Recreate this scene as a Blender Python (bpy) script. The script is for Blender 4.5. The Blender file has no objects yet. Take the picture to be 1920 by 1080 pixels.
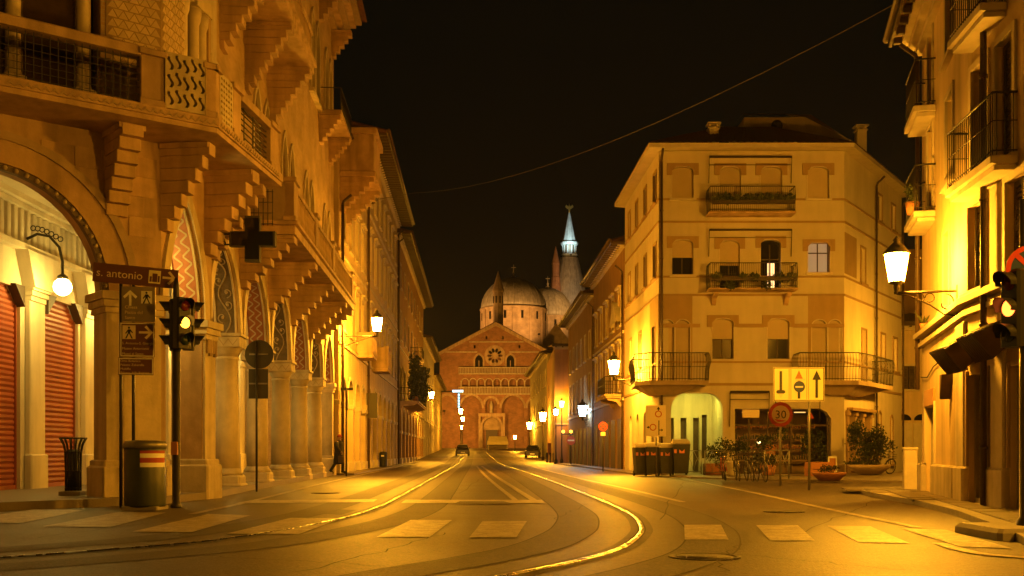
import bpy, bmesh, math, random
from mathutils import Vector, Matrix
from mathutils.geometry import tessellate_polygon
R = math.radians
random.seed(7)
scene = bpy.context.scene
col = scene.collection

# ---------------------------------------------------------------- camera
CAM_H, FPX, HZ = 1.05, 2000.0, 848.0          # eye height, focal length in photo pixels, horizon row
cd = bpy.data.cameras.new('camera'); cam = bpy.data.objects.new('camera', cd); col.objects.link(cam)
cam.location = (0, 0, CAM_H); cam.rotation_euler = (R(90), 0, 0)
cd.sensor_width = 36; cd.lens = 36 * FPX / 1920; cd.shift_y = (HZ - 540) / 1920
cd.clip_start = .1; cd.clip_end = 3000
scene.camera = cam

# ---------------------------------------------------------------- sky: a clear town night
w = bpy.data.worlds.new('World'); scene.world = w; w.use_nodes = True
bg = w.node_tree.nodes['Background']
bg.inputs[0].default_value = (.0010, .0014, .0008, 1); bg.inputs[1].default_value = 1.0

# ---------------------------------------------------------------- exposure / render
vs = scene.view_settings
vs.view_transform = 'Standard'; vs.look = 'None'; vs.gamma = 1; vs.use_curve_mapping = False; vs.exposure = 0.32
cy = scene.cycles
cy.use_denoising = True
cy.max_bounces = 6; cy.diffuse_bounces = 4; cy.glossy_bounces = 3; cy.transparent_max_bounces = 6
cy.sample_clamp_indirect = 4; cy.sample_clamp_direct = 0; cy.caustics_reflective = False; cy.caustics_refractive = False
cy.use_light_tree = True
SODIUM = (1.0, .40, .018); WARM = (1.0, .72, .20); COLD = (.55, .85, 1.0)

# ---------------------------------------------------------------- materials
MATS = {}
def _new(name):
    m = bpy.data.materials.new(name); m.use_nodes = True; MATS[name] = m
    nt = m.node_tree; return m, nt, nt.nodes['Principled BSDF']
def mat(name, c, rough=.8, var=.25, scale=3., bump=.15, bscale=40., metal=0., streak=0., c2=None, spec=.4, rvar=0., speck=0.):
    """plaster, stone, metal ...: base colour broken by two noises, rain streaks, fine relief"""
    m, nt, b = _new(name); N = nt.nodes; L = nt.links
    b.inputs['Roughness'].default_value = rough; b.inputs['Metallic'].default_value = metal
    b.inputs['Specular IOR Level'].default_value = spec
    tc = N.new('ShaderNodeTexCoord')
    n1 = N.new('ShaderNodeTexNoise'); n1.inputs['Scale'].default_value = scale; n1.inputs['Detail'].default_value = 8; n1.inputs['Roughness'].default_value = .65
    L.new(tc.outputs['Object'], n1.inputs['Vector'])
    rp = N.new('ShaderNodeValToRGB'); e = rp.color_ramp.elements
    d = c2 or tuple(x * (1 - var) for x in c)
    e[0].position = .3; e[0].color = (*d, 1); e[1].position = .68; e[1].color = (*c, 1)
    L.new(n1.outputs['Fac'], rp.inputs['Fac']); out = rp.outputs['Color']
    if streak:
        mp = N.new('ShaderNodeMapping'); mp.inputs['Scale'].default_value = (1.3, 1.3, .14); L.new(tc.outputs['Object'], mp.inputs['Vector'])
        n2 = N.new('ShaderNodeTexNoise'); n2.inputs['Scale'].default_value = 2.; n2.inputs['Detail'].default_value = 6; L.new(mp.outputs[0], n2.inputs['Vector'])
        r2 = N.new('ShaderNodeMapRange'); r2.inputs[1].default_value = .42; r2.inputs[2].default_value = .75; r2.inputs[3].default_value = 1; r2.inputs[4].default_value = 1 - streak
        L.new(n2.outputs['Fac'], r2.inputs[0])
        mx = N.new('ShaderNodeMix'); mx.data_type = 'RGBA'; mx.blend_type = 'MULTIPLY'; mx.inputs[0].default_value = 1
        L.new(out, mx.inputs[6]); L.new(r2.outputs[0], mx.inputs[7]); out = mx.outputs[2]
    if speck:
        ns = N.new('ShaderNodeTexVoronoi'); ns.inputs['Scale'].default_value = 42; L.new(tc.outputs['Object'], ns.inputs['Vector'])
        sc_ = N.new('ShaderNodeSeparateColor'); L.new(ns.outputs['Color'], sc_.inputs[0])
        rs = N.new('ShaderNodeMapRange'); rs.inputs[3].default_value = 1 - speck; rs.inputs[4].default_value = 1 + speck; L.new(sc_.outputs[0], rs.inputs[0])
        ms = N.new('ShaderNodeMix'); ms.data_type = 'RGBA'; ms.blend_type = 'MULTIPLY'; ms.inputs[0].default_value = 1
        L.new(out, ms.inputs[6]); L.new(rs.outputs[0], ms.inputs[7]); out = ms.outputs[2]
    oi = N.new('ShaderNodeObjectInfo'); ro = N.new('ShaderNodeMapRange'); ro.inputs[3].default_value = .86; ro.inputs[4].default_value = 1.10; L.new(oi.outputs['Random'], ro.inputs[0])
    mo = N.new('ShaderNodeMix'); mo.data_type = 'RGBA'; mo.blend_type = 'MULTIPLY'; mo.inputs[0].default_value = 1
    L.new(out, mo.inputs[6]); L.new(ro.outputs[0], mo.inputs[7]); out = mo.outputs[2]
    L.new(out, b.inputs['Base Color'])
    if rvar:
        r3 = N.new('ShaderNodeMapRange'); r3.inputs[3].default_value = rough - rvar; r3.inputs[4].default_value = rough + rvar
        L.new(n1.outputs['Fac'], r3.inputs[0]); L.new(r3.outputs[0], b.inputs['Roughness'])
    if bump:
        n3 = N.new('ShaderNodeTexNoise'); n3.inputs['Scale'].default_value = bscale; n3.inputs['Detail'].default_value = 5; L.new(tc.outputs['Object'], n3.inputs['Vector'])
        bp = N.new('ShaderNodeBump'); bp.inputs['Strength'].default_value = bump; bp.inputs['Distance'].default_value = .02
        L.new(ns.outputs['Distance'] if speck else n3.outputs['Fac'], bp.inputs['Height']); L.new(bp.outputs[0], b.inputs['Normal'])
    return m
def flat(name, c, rough=.6, metal=0., spec=.4):
    m, nt, b = _new(name); b.inputs['Base Color'].default_value = (*c, 1); b.inputs['Roughness'].default_value = rough
    b.inputs['Metallic'].default_value = metal; b.inputs['Specular IOR Level'].default_value = spec
    return m
def glow(name, c, s):
    m, nt, b = _new(name); b.inputs['Base Color'].default_value = (*c, 1)
    b.inputs['Emission Color'].default_value = (*c, 1); b.inputs['Emission Strength'].default_value = s
    return m
def brick(name, c1, c2, mortar, bw=.26, bh=.075, rough=.85):
    m, nt, b = _new(name); N = nt.nodes; L = nt.links; b.inputs['Roughness'].default_value = rough
    tc = N.new('ShaderNodeTexCoord'); sp = N.new('ShaderNodeSeparateXYZ'); L.new(tc.outputs['Object'], sp.inputs[0])
    ad = N.new('ShaderNodeMath'); L.new(sp.outputs[0], ad.inputs[0]); L.new(sp.outputs[1], ad.inputs[1])
    cb = N.new('ShaderNodeCombineXYZ'); L.new(ad.outputs[0], cb.inputs[0]); L.new(sp.outputs[2], cb.inputs[1])
    t = N.new('ShaderNodeTexBrick'); L.new(cb.outputs[0], t.inputs['Vector']); t.inputs['Scale'].default_value = 1
    t.inputs['Brick Width'].default_value = bw; t.inputs['Row Height'].default_value = bh; t.inputs['Mortar Size'].default_value = .009
    t.inputs['Color1'].default_value = (*c1, 1); t.inputs['Color2'].default_value = (*c2, 1); t.inputs['Mortar'].default_value = (*mortar, 1)
    n1 = N.new('ShaderNodeTexNoise'); n1.inputs['Scale'].default_value = .9; n1.inputs['Detail'].default_value = 7; L.new(tc.outputs['Object'], n1.inputs['Vector'])
    mr = N.new('ShaderNodeMapRange'); mr.inputs[1].default_value = .3; mr.inputs[2].default_value = .7; mr.inputs[3].default_value = .65; mr.inputs[4].default_value = 1.1; L.new(n1.outputs['Fac'], mr.inputs[0])
    mx = N.new('ShaderNodeMix'); mx.data_type = 'RGBA'; mx.blend_type = 'MULTIPLY'; mx.inputs[0].default_value = 1
    L.new(t.outputs['Color'], mx.inputs[6]); L.new(mr.outputs[0], mx.inputs[7]); L.new(mx.outputs[2], b.inputs['Base Color'])
    bp = N.new('ShaderNodeBump'); bp.inputs['Strength'].default_value = .3; bp.inputs['Distance'].default_value = .01; bp.invert = True
    L.new(t.outputs['Fac'], bp.inputs['Height']); L.new(bp.outputs[0], b.inputs['Normal'])
    return m

mat('stone', (.56, .385, .24), .75, .36, 1.6, .3, 24, streak=.42)
mat('stone_pale', (.64, .53, .38), .7, .3, 2, .25, 24, streak=.4)
mat('stone_dark', (.42, .31, .21), .8, .25, 2.5, .2, 30, streak=.2)
mat('plaster_cream', (.68, .60, .48), .85, .2, .6, .15, 25, streak=.12)
mat('plaster_ochre', (.66, .50, .30), .85, .2, .8, .15, 25, streak=.28)
mat('plaster_white', (.68, .60, .46), .85, .2, .8, .15, 25, streak=.28)
mat('plaster_rust', (.42, .25, .13), .85, .25, .8, .15, 25, streak=.3)
mat('plaster_grey', (.45, .40, .30), .85, .25, .8, .15, 25, streak=.3)
mat('plaster_brown', (.43, .30, .17), .85, .2, 1.5, .15, 25, streak=.15)
mat('trim_brown', (.40, .27, .155), .8, .2, 2, .1, 25, streak=.1)
mat('trim_pale', (.62, .53, .38), .75, .2, 2, .1, 25, streak=.2)
mat('asphalt', (.108, .078, .055), .52, .5, .55, .3, 60, spec=.38, rvar=.15, speck=.42)
mat('asphalt_dark', (.058, .043, .031), .6, .45, 1.6, .4, 60, spec=.4, rvar=.12, speck=.5)
mat('paving', (.20, .16, .12), .55, .35, 1.2, .3, 30, spec=.45, rvar=.12)
mat('paint_white', (.47, .41, .33), .5, .45, 4, .25, 60, c2=(.15, .115, .085), rvar=.1, speck=.3)
mat('kerb', (.33, .29, .24), .65, .25, 4, .2, 30)
mat('steel_rail', (.46, .42, .36), .27, .5, 5, .25, 40, metal=1, rvar=.14)
mat('iron', (.030, .026, .022), .5, .3, 6, .1, 60, spec=.4)
mat('iron_brown', (.05, .034, .022), .6, .3, 6, .1, 60)
mat('pole_dark', (.035, .03, .025), .38, .3, 6, .05, 60, spec=.5)
mat('pole_grey', (.30, .28, .24), .42, .25, 6, .05, 60, metal=.6)
mat('pipe_brown', (.075, .045, .025), .5, .3, 4, .05, 40)
mat('shutter_red', (.38, .10, .05), .5, .25, 1.5, .1, 50, streak=.25)
mat('shutter_grey', (.36, .31, .24), .5, .3, 2, .1, 50, streak=.3)
mat('shutter_blue', (.13, .19, .20), .5, .3, 2, .1, 50)
mat('blind', (.50, .40, .27), .7, .12, 2, .05, 50)
mat('wood_dark', (.07, .042, .024), .55, .35, 5, .1, 40)
mat('awning', (.085, .05, .03), .75, .35, 4, .15, 60)
mat('roof_tile', (.21, .095, .05), .8, .45, 6, .4, 14)
mat('lead', (.46, .40, .30), .5, .35, 1.2, .1, 8, streak=.45)
mat('lead_white', (.62, .72, .68), .5, .25, 1.6, .1, 8, streak=.35)
mat('terracotta', (.42, .18, .08), .8, .25, 4, .15, 30)
mat('pot_white', (.6, .53, .4), .6, .2, 4, .1, 30)
mat('glass_dark', (.018, .016, .014), .08, .3, 1, 0, spec=.6)
mat('glass_blue', (.075, .10, .13), .12, .25, 1.2, 0, spec=.6)
mat('void', (.012, .009, .006), .9, .2, 1, 0)
mat('mosaic_red', (.29, .09, .045), .6, .3, 9, .15, 60)
mat('mosaic_white', (.43, .35, .26), .6, .2, 9, .1, 60)
mat('mosaic_blue', (.16, .12, .09), .6, .4, 9, .1, 60)
mat('tile_ochre', (.58, .44, .27), .7, .2, 5, .1, 40)
mat('tile_joint', (.34, .24, .14), .8, .2, 5, .1, 40)
mat('leaf_a', (.055, .075, .022), .55, .5, 9, 0)
mat('leaf_b', (.085, .10, .03), .55, .5, 9, 0)
mat('bark', (.09, .06, .04), .9, .3, 8, .3, 30)
mat('plastic_dark', (.04, .042, .03), .4, .3, 4, .05, 40, spec=.5)
mat('plastic_green', (.045, .055, .03), .45, .3, 4, .05, 40, spec=.5)
mat('rubber', (.018, .017, .016), .8, .2, 6, .1, 60)
mat('chrome', (.6, .57, .5), .2, .2, 6, 0, metal=1)
mat('car_dark', (.03, .028, .025), .25, .2, 4, 0, spec=.6)
mat('car_pale', (.42, .40, .34), .3, .15, 4, 0, spec=.6)
mat('canvas', (.58, .50, .33), .8, .2, 2, .15, 20)
mat('coat', (.02, .018, .018), .85, .3, 8, .15, 60)
mat('skin', (.42, .26, .18), .6, .15, 9, .05, 60)
mat('cap_red', (.30, .05, .03), .8, .2, 9, .1, 60)
flat('sign_brown', (.145, .060, .030), .4); flat('sign_red', (.50, .045, .025), .35); flat('sign_white', (.85, .82, .72), .4)
flat('sign_pale', (.78, .66, .46), .5); flat('sign_yellow', (.88, .80, .42), .4); flat('sign_black', (.012, .012, .012), .5)
flat('sign_blue', (.015, .04, .16), .4); flat('sign_orange', (.42, .17, .05), .5); flat('seam', (.022, .017, .013), .8); flat('sign_back', (.05, .045, .036), .5)
mat('sign_silver', (.30, .25, .19), .36, .3, 3, .05, 20, metal=.25)
flat('lens_dark', (.05, .018, .01), .2); flat('lens_green', (.01, .025, .015), .2); flat('lens_red_dim', (.12, .012, .006), .2)
flat('gold', (.85, .55, .12), .3, metal=.8)
flat('red_paint', (.36, .05, .03), .4); flat('reflector', (.62, .20, .10), .4)
brick('brick_palazzo', (.50, .34, .19), (.42, .27, .14), (.46, .37, .26), .26, .08)
brick('brick_church', (.36, .165, .08), (.29, .125, .06), (.34, .24, .16), .5, .16)
brick('brick_drum', (.46, .32, .18), (.40, .27, .15), (.44, .34, .22), .5, .16)
glow('lamp_sodium', SODIUM, 1400); glow('lamp_far', SODIUM, 800); glow('lamp_left', SODIUM, 2500); glow('lamp_side', SODIUM, 1300); glow('lamp_cold', COLD, 60); glow('lamp_warm', (1, .68, .14), 85)
glow('lamp_pendant', (1, .62, .09), 95); glow('signal_amber', (1, .42, .03), 5); glow('signal_red', (1, .16, .02), 5); glow('neon', (.45, .9, 1.0), 1.6); glow('lit_room', (1, .62, .25), 1.6)
glow('shop_lamp', (1, .6, .2), 25); glow('pane_blue_glow', (.40, .46, .62), .09); glow('window_lit', (1, .55, .15), 1.2)

# ---------------------------------------------------------------- building blocks
WM = {}
def frame(x, y, dx, dy, z=0.):
    """wall frame: local X runs along the wall, local -Y points out of it, Z up"""
    d = Vector((dx, dy, 0)).normalized()
    return Matrix(((d.x, -d.y, 0, x), (d.y, d.x, 0, y), (0, 0, 1, z), (0, 0, 0, 1)))
def T(x, y, z): return Matrix.Translation((x, y, z))
def RZ(a): return Matrix.Rotation(a, 4, 'Z')
def RX(a): return Matrix.Rotation(a, 4, 'X')
def RY(a): return Matrix.Rotation(a, 4, 'Y')
I4 = Matrix.Identity(4)
def gz(Y):
    t = max(0., Y - 92.); return .0158 * (t * t / 40. if t < 20 else t - 10.)
def put(o, parent, Wm):
    col.objects.link(o); WM[o.name] = Wm.copy()
    if parent is not None:
        o.parent = parent; o.matrix_basis = WM[parent.name].inverted() @ Wm
    else: o.matrix_basis = Wm
    return o
def tag(o, label=None, cat=None, group=None, kind=None):
    if label: o['label'] = label
    if cat: o['category'] = cat
    if group: o['group'] = group
    if kind: o['kind'] = kind
    return o
def thing(name, Wm, label, cat, group=None):
    e = bpy.data.objects.new(name, None); e.empty_display_size = .3
    put(e, None, Wm); return tag(e, label, cat, group)
def inst(name, mesh, parent, Wm): return put(bpy.data.objects.new(name, mesh), parent, Wm)
def copy_tree(o, parent, Wm):
    c = o.copy(); put(c, parent, Wm)
    for ch in list(o.children): copy_tree(ch, c, Wm @ WM[o.name].inverted() @ WM[ch.name])
    return c

class MB:
    def __init__(s): s.v = []; s.f = []; s.sm = []; s.M = None
    def add(s, vs, fs, smooth=False):
        b = len(s.v)
        if s.M is not None: vs = [s.M @ Vector(p) for p in vs]
        s.v += [tuple(p) for p in vs]; s.f += [tuple(i + b for i in q) for q in fs]; s.sm += [smooth] * len(fs); return s
    def box(s, x0, x1, y0, y1, z0, z1):
        return s.add([(x0, y0, z0), (x1, y0, z0), (x1, y1, z0), (x0, y1, z0), (x0, y0, z1), (x1, y0, z1), (x1, y1, z1), (x0, y1, z1)],
                     [(0, 3, 2, 1), (4, 5, 6, 7), (0, 1, 5, 4), (1, 2, 6, 5), (2, 3, 7, 6), (3, 0, 4, 7)])
    def cbox(s, x0, x1, y0, y1, z0, z1, c=.02):
        """box with its vertical and top edges cut"""
        a = [(x0 + c, y0), (x1 - c, y0), (x1, y0 + c), (x1, y1 - c), (x1 - c, y1), (x0 + c, y1), (x0, y1 - c), (x0, y0 + c)]
        n = 8; cx, cyy = (x0 + x1) / 2, (y0 + y1) / 2; kx = 1 - 2 * c / max(x1 - x0, 1e-4); ky = 1 - 2 * c / max(y1 - y0, 1e-4)
        vs = [(p[0], p[1], z0) for p in a] + [(p[0], p[1], z1 - c) for p in a] + [(cx + (p[0] - cx) * kx, cyy + (p[1] - cyy) * ky, z1) for p in a]
        fs = [tuple(range(n))[::-1], tuple(range(16, 24))]
        for k in (0, 8): fs += [(k + i, k + (i + 1) % n, k + 8 + (i + 1) % n, k + 8 + i) for i in range(n)]
        return s.add(vs, fs)
    def plate(s, outer, holes=(), y0=0., y1=.3):
        loops = [list(outer)] + [list(h) for h in holes]
        tr = tessellate_polygon([[Vector((a, b, 0)) for a, b in lp] for lp in loops])
        fl = [p for lp in loops for p in lp]; n = len(fl)
        vs = [(a, y0, b) for a, b in fl] + [(a, y1, b) for a, b in fl]; fs = []
        for t in tr:
            a, b, c = (fl[i] for i in t)
            if (b[0] - a[0]) * (c[1] - a[1]) - (b[1] - a[1]) * (c[0] - a[0]) < 0: t = (t[0], t[2], t[1])
            fs.append(tuple(t)); fs.append((t[0] + n, t[2] + n, t[1] + n))
        k = 0
        for li, lp in enumerate(loops):
            m = len(lp); ar = sum(lp[i][0] * lp[(i + 1) % m][1] - lp[(i + 1) % m][0] * lp[i][1] for i in range(m))
            fw = (ar > 0) == (li == 0)
            for i in range(m):
                a, b = k + i, k + (i + 1) % m
                fs.append((a, a + n, b + n, b) if fw else (a, b, b + n, a + n))
            k += m
        return s.add(vs, fs)
    def tube(s, pts, r, n=6, cap=True, smooth=True):
        pts = [Vector(p) for p in pts]; rs = r if isinstance(r, (list, tuple)) else [r] * len(pts)
        vs = []; fs = []; up = None
        for i, p in enumerate(pts):
            d = (pts[min(i + 1, len(pts) - 1)] - pts[max(i - 1, 0)])
            d = d.normalized() if d.length > 1e-9 else Vector((0, 0, 1))
            if up is None: up = Vector((0, 0, 1)) if abs(d.z) < .9 else Vector((1, 0, 0))
            a = d.cross(up).normalized(); b = a.cross(d); up = b
            vs += [p + a * (rs[i] * math.cos(2 * math.pi * k / n)) + b * (rs[i] * math.sin(2 * math.pi * k / n)) for k in range(n)]
        for i in range(len(pts) - 1):
            fs += [(i * n + k, i * n + (k + 1) % n, (i + 1) * n + (k + 1) % n, (i + 1) * n + k) for k in range(n)]
        s.add(vs, fs, smooth)
        if cap:
            b = len(s.v) - len(vs); s.f += [tuple(b + k for k in range(n))[::-1], tuple(b + len(vs) - n + k for k in range(n))]; s.sm += [False, False]
        return s
    def lathe(s, prof, n=16, x=0., y=0., z=0., smooth=True, sx=1., a0=0.):
        """profile of (radius, height) turned round a vertical axis"""
        vs = []; fs = []
        for r, h in prof: vs += [(x + r * sx * math.cos(a0 + 2 * math.pi * k / n), y + r * math.sin(a0 + 2 * math.pi * k / n), z + h) for k in range(n)]
        for i in range(len(prof) - 1): fs += [(i * n + k, i * n + (k + 1) % n, (i + 1) * n + (k + 1) % n, (i + 1) * n + k) for k in range(n)]
        s.add(vs, fs, smooth); b = len(s.v) - len(vs)
        if prof[0][0] > 1e-4: s.f.append(tuple(b + k for k in range(n))[::-1]); s.sm.append(False)
        if prof[-1][0] > 1e-4: s.f.append(tuple(b + len(vs) - n + k for k in range(n))); s.sm.append(False)
        return s
    def ball(s, c, r, n=12, m=8, sz=1.):
        return s.lathe([(max(r * math.sin(math.pi * i / m), 1e-5), -r * sz * math.cos(math.pi * i / m)) for i in range(m + 1)], n, *c)
    def mesh(s, name):
        me = bpy.data.meshes.new(name); me.from_pydata(s.v, [], s.f)
        me.polygons.foreach_set('use_smooth', s.sm); me.update(); return me
    def build(s, name, m, parent=None, Wm=None):
        me = s.mesh(name); me.materials.append(MATS[m] if isinstance(m, str) else m)
        return inst(name, me, parent, Wm if Wm is not None else (WM[parent.name] if parent is not None else I4))
def shared(mb, name, m):
    me = mb.mesh(name); me.materials.append(MATS[m]); return me
def text_mesh(s, size, m, align='LEFT'):
    cu = bpy.data.curves.new('lettering', 'FONT'); cu.body = s; cu.size = size; cu.align_x = align; cu.resolution_u = 2; cu.extrude = .002
    o = bpy.data.objects.new('lettering', cu); col.objects.link(o)
    me = bpy.data.meshes.new_from_object(o.evaluated_get(bpy.context.evaluated_depsgraph_get()))
    bpy.data.objects.remove(o); me.materials.clear(); me.materials.append(MATS[m]); return me
def lettering(s, size, m, parent, Wm, align='LEFT'):
    return inst('lettering', text_mesh(s, size, m, align), parent, Wm @ RX(R(90)))

# outlines in a wall plane
def rect(x0, x1, z0, z1): return [(x0, z0), (x1, z0), (x1, z1), (x0, z1)]
def round_top(xc, w, zs, n=14, rise=None):
    h = w / 2; r = rise if rise is not None else h
    return [(xc - h * math.cos(math.pi * i / n), zs + r * math.sin(math.pi * i / n)) for i in range(n + 1)]
def pointed_top(xc, w, zs, rise, n=8):
    h = w / 2; rad = (h * h + rise * rise) / (2 * h); out = []
    am = math.asin(min(1, rise / rad)) if rad >= rise else math.pi / 2
    for i in range(n + 1):
        a = am * i / n; out.append((xc - h + rad - rad * math.cos(a), zs + rad * math.sin(a)))
    return out + [(2 * xc - x, z) for x, z in out[-2::-1]]
def hole(top, z0): return [(top[0][0], z0)] + [p for p in top if p[1] > z0 + 1e-6] + [(top[-1][0], z0)]
def band(tin, tout): return list(tout) + list(tin)[::-1]
def notched(x0, x1, z0, z1, tops):
    p = [(x0, z0)]
    for t in tops:
        if t[0][1] > z0 + 1e-6: p.append((t[0][0], z0))
        p += list(t)
        if t[-1][1] > z0 + 1e-6: p.append((t[-1][0], z0))
    return p + [(x1, z0), (x1, z1), (x0, z1)]
def smooth_path(pts, k=8):
    P = [Vector(p) for p in pts]; out = []
    for i in range(len(P) - 1):
        a, b, c, d = P[max(i - 1, 0)], P[i], P[i + 1], P[min(i + 2, len(P) - 1)]
        l = (c - b).length; m1 = (c - a) * (l / max((c - b).length + (b - a).length, 1e-6)); m2 = (d - b) * (l / max((d - c).length + (c - b).length, 1e-6))
        for j in range(k):
            t = j / k; out.append(b * (2*t**3 - 3*t*t + 1) + m1 * (t**3 - 2*t*t + t) + c * (3*t*t - 2*t**3) + m2 * (t**3 - t*t))
    return out + [P[-1]]
def at(x, y, Z):
    """point seen at photo pixel (x, y) at Z metres ahead; used once to read off places"""
    return Vector(((x - 960) * Z / FPX, Z, CAM_H + (HZ - y) * Z / FPX))
def gnd(x, y):
    Z = FPX * CAM_H / (y - HZ); return Vector(((x - 960) * Z / FPX, Z, 0))

# ================================================================ the setting: ground, tracks, markings
ys = [-60, -20, 0, 5, 10, 20, 40, 60, 80, 92, 97, 102, 107, 112, 120, 140, 160, 180, 200, 225, 250, 300, 420]
xs = [-400, -60, -20, -8, 0, 8, 20, 60, 400]
g = MB(); vv = [(x, y, gz(min(y, 232))) for y in ys for x in xs]; nx = len(xs)
g.add(vv, [(j * nx + i, j * nx + i + 1, (j + 1) * nx + i + 1, (j + 1) * nx + i) for j in range(len(ys) - 1) for i in range(nx - 1)])
road = tag(g.build('road', 'asphalt'), 'dark asphalt street surface curving between the houses', None, None, 'structure')

def ribbon(path, off, wd, z, name, m, parent=road):
    b = MB(); P = path; vs = []; n = len(P)
    for i, p in enumerate(P):
        d = (P[min(i + 1, n - 1)] - P[max(i - 1, 0)]).normalized(); nn = Vector((d.y, -d.x, 0))
        for o in (off - wd / 2, off + wd / 2):
            q = p + nn * o; vs.append((q.x, q.y, gz(q.y) + z))
    b.add(vs, [(2 * i, 2 * i + 1, 2 * i + 3, 2 * i + 2) for i in range(n - 1)])
    return b.build(name, m, parent)
def far(pts, b, ends):
    x, y, z = pts[-1]; return pts + [Vector((x + b * (e - y), e, 0)) for e in ends]
railL = [gnd(*p) for p in ((-420, 1068), (-150, 1056), (0, 1047), (200, 1032), (400, 1014), (600, 982), (700, 955), (752, 930), (800, 903), (850, 875))]
railL = smooth_path(far(railL, -.033, (95, 105, 115, 130, 170)), 10)
railR = [gnd(*p) for p in ((640, 1140), (800, 1112), (950, 1080), (1050, 1060), (1150, 1034), (1190, 1012), (1203, 990), (1180, 963), (1100, 928), (1000, 890), (945, 872))]
railR = smooth_path(far(railR, -.042, (95, 105, 115, 130, 170)), 10)
for pth in (railL, railR):
    for o in (-.92, .92): ribbon(pth, o, .62, .004, 'wheel_track', 'asphalt_dark')
    ribbon(pth, 0, .30, .005, 'rail_groove', 'asphalt_dark')
    for o in (-1.24, -.60, .60, 1.24): ribbon(pth, o, .022, .006, 'seam', 'seam')
    for o in (-.045, .045): ribbon(pth, o, .02, .007, 'flangeway', 'seam')
    b = MB(); vs = []
    for i, p in enumerate(pth):
        d = (pth[min(i + 1, len(pth) - 1)] - pth[max(i - 1, 0)]).normalized(); nn = Vector((d.y, -d.x, 0))
        for o, z in ((-.034, .004), (-.022, .018), (.022, .018), (.034, .004)):
            q = p + nn * o; vs.append((q.x, q.y, gz(q.y) + z))
    b.add(vs, [(4 * i + k, 4 * i + k + 1, 4 * i + k + 5, 4 * i + k + 4) for i in range(len(pth) - 1) for k in range(3)], True)
    b.build('tram_rail', 'steel_rail', road)

def quad(name, pts, m, z=.008, parent=road):
    b = MB(); b.add([(p[0], p[1], gz(p[1]) + z) for p in pts], [(0, 1, 2, 3)]); return b.build(name, m, parent)
# pedestrian crossing: one board of paint per stripe
def stripe(x0, y0, x1, y1, xa, ya, xb, yb):
    quad('crossing_stripe', [gnd(x0, y0), gnd(x1, y1), gnd(xb, yb), gnd(xa, ya)], 'paint_white', .010)
for s in ((1284, 1013, 1366, 1013, 1283, 985, 1352, 985), (1444, 1015, 1528, 1015, 1418, 986, 1496, 986), (1610, 1018, 1706, 1020, 1551, 987, 1632, 988),
          (1800, 1026, 1900, 1030, 1690, 992, 1772, 994), (880, 1009, 968, 1009, 905, 978, 988, 978), (706, 1008, 806, 1008, 770, 976, 848, 976),
          (425, 1002, 560, 1003, 545, 972, 640, 973), (248, 998, 360, 999, 390, 965, 470, 967), (80, 988, 205, 990, 222, 961, 312, 962), (-90, 980, 40, 982, 60, 956, 160, 957), (-260, 972, -130, 974, -80, 951, 10, 952)):
    stripe(*s)
def line(pts, wd, name='lane_line'): return ribbon(smooth_path(pts, 6), 0, wd, .012, name, 'paint_white')
quad('stop_line', [gnd(752, 944), gnd(1022, 944), gnd(1016, 938), gnd(760, 938)], 'paint_white', .011)
quad('stop_line', [gnd(440, 945), gnd(700, 942), gnd(708, 937), gnd(470, 939)], 'paint_white', .011)
line([gnd(1003, 940), gnd(960, 913), gnd(925, 890), gnd(903, 874)], .16)
line([gnd(968, 940), gnd(934, 913), gnd(908, 890), gnd(894, 874)], .13)
line([gnd(360, 965), gnd(470, 941), gnd(600, 908), gnd(700, 886), gnd(770, 871)], .15)
line([gnd(1280, 942), gnd(1180, 918), gnd(1080, 896), gnd(1000, 876)], .15)
line([gnd(1720, 990), gnd(1560, 957), gnd(1400, 922), gnd(1270, 897), gnd(1160, 882)], .15)
line([gnd(1760, 1020), gnd(1840, 1040), gnd(1960, 1050)], .16)
quad('lane_line', [(-12, 122.5, 0), (9, 122.5, 0), (9, 123.6, 0), (-12, 123.6, 0)], 'paint_white', .012)
# manhole, patched asphalt
quad('asphalt_patch', [gnd(850, 946), gnd(965, 946), gnd(945, 941), gnd(862, 941)], 'asphalt_dark', .013)
quad('asphalt_patch', [gnd(560, 962), gnd(640, 966), gnd(668, 957), gnd(590, 953)], 'asphalt_dark', .006)
for (mx, my) in ((1320, 1045), (610, 925), (1470, 960)):
    p = gnd(mx, my); m = MB(); m.lathe([(.36, 0), (.36, .012), (.31, .012), (.31, .008), (.28, .008), (.28, .012), (.0001, .012)], 20, p.x, p.y, .001); m.build('manhole_cover', 'asphalt_dark', road)

# cracks and patch joints wander over the asphalt
rc = random.Random(11)
for (x0, y0, x1, y1) in ((840, 1000, 560, 1075), (1260, 1030, 1700, 1070), (700, 960, 1040, 968), (1240, 975, 1280, 905), (330, 1040, 720, 1062), (1500, 1000, 1640, 940), (60, 1010, 330, 975), (1350, 1075, 1380, 1020), (900, 905, 1120, 912), (860, 925, 930, 880), (1040, 975, 1100, 945)):
    a, b_ = gnd(x0, y0), gnd(x1, y1); pts = [a.lerp(b_, i / 14) + Vector((rc.gauss(0, .035), rc.gauss(0, .05), 0)) for i in range(15)]
    ribbon(smooth_path(pts, 2), 0, rc.uniform(.012, .022), .0075, 'crack', 'seam')
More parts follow.
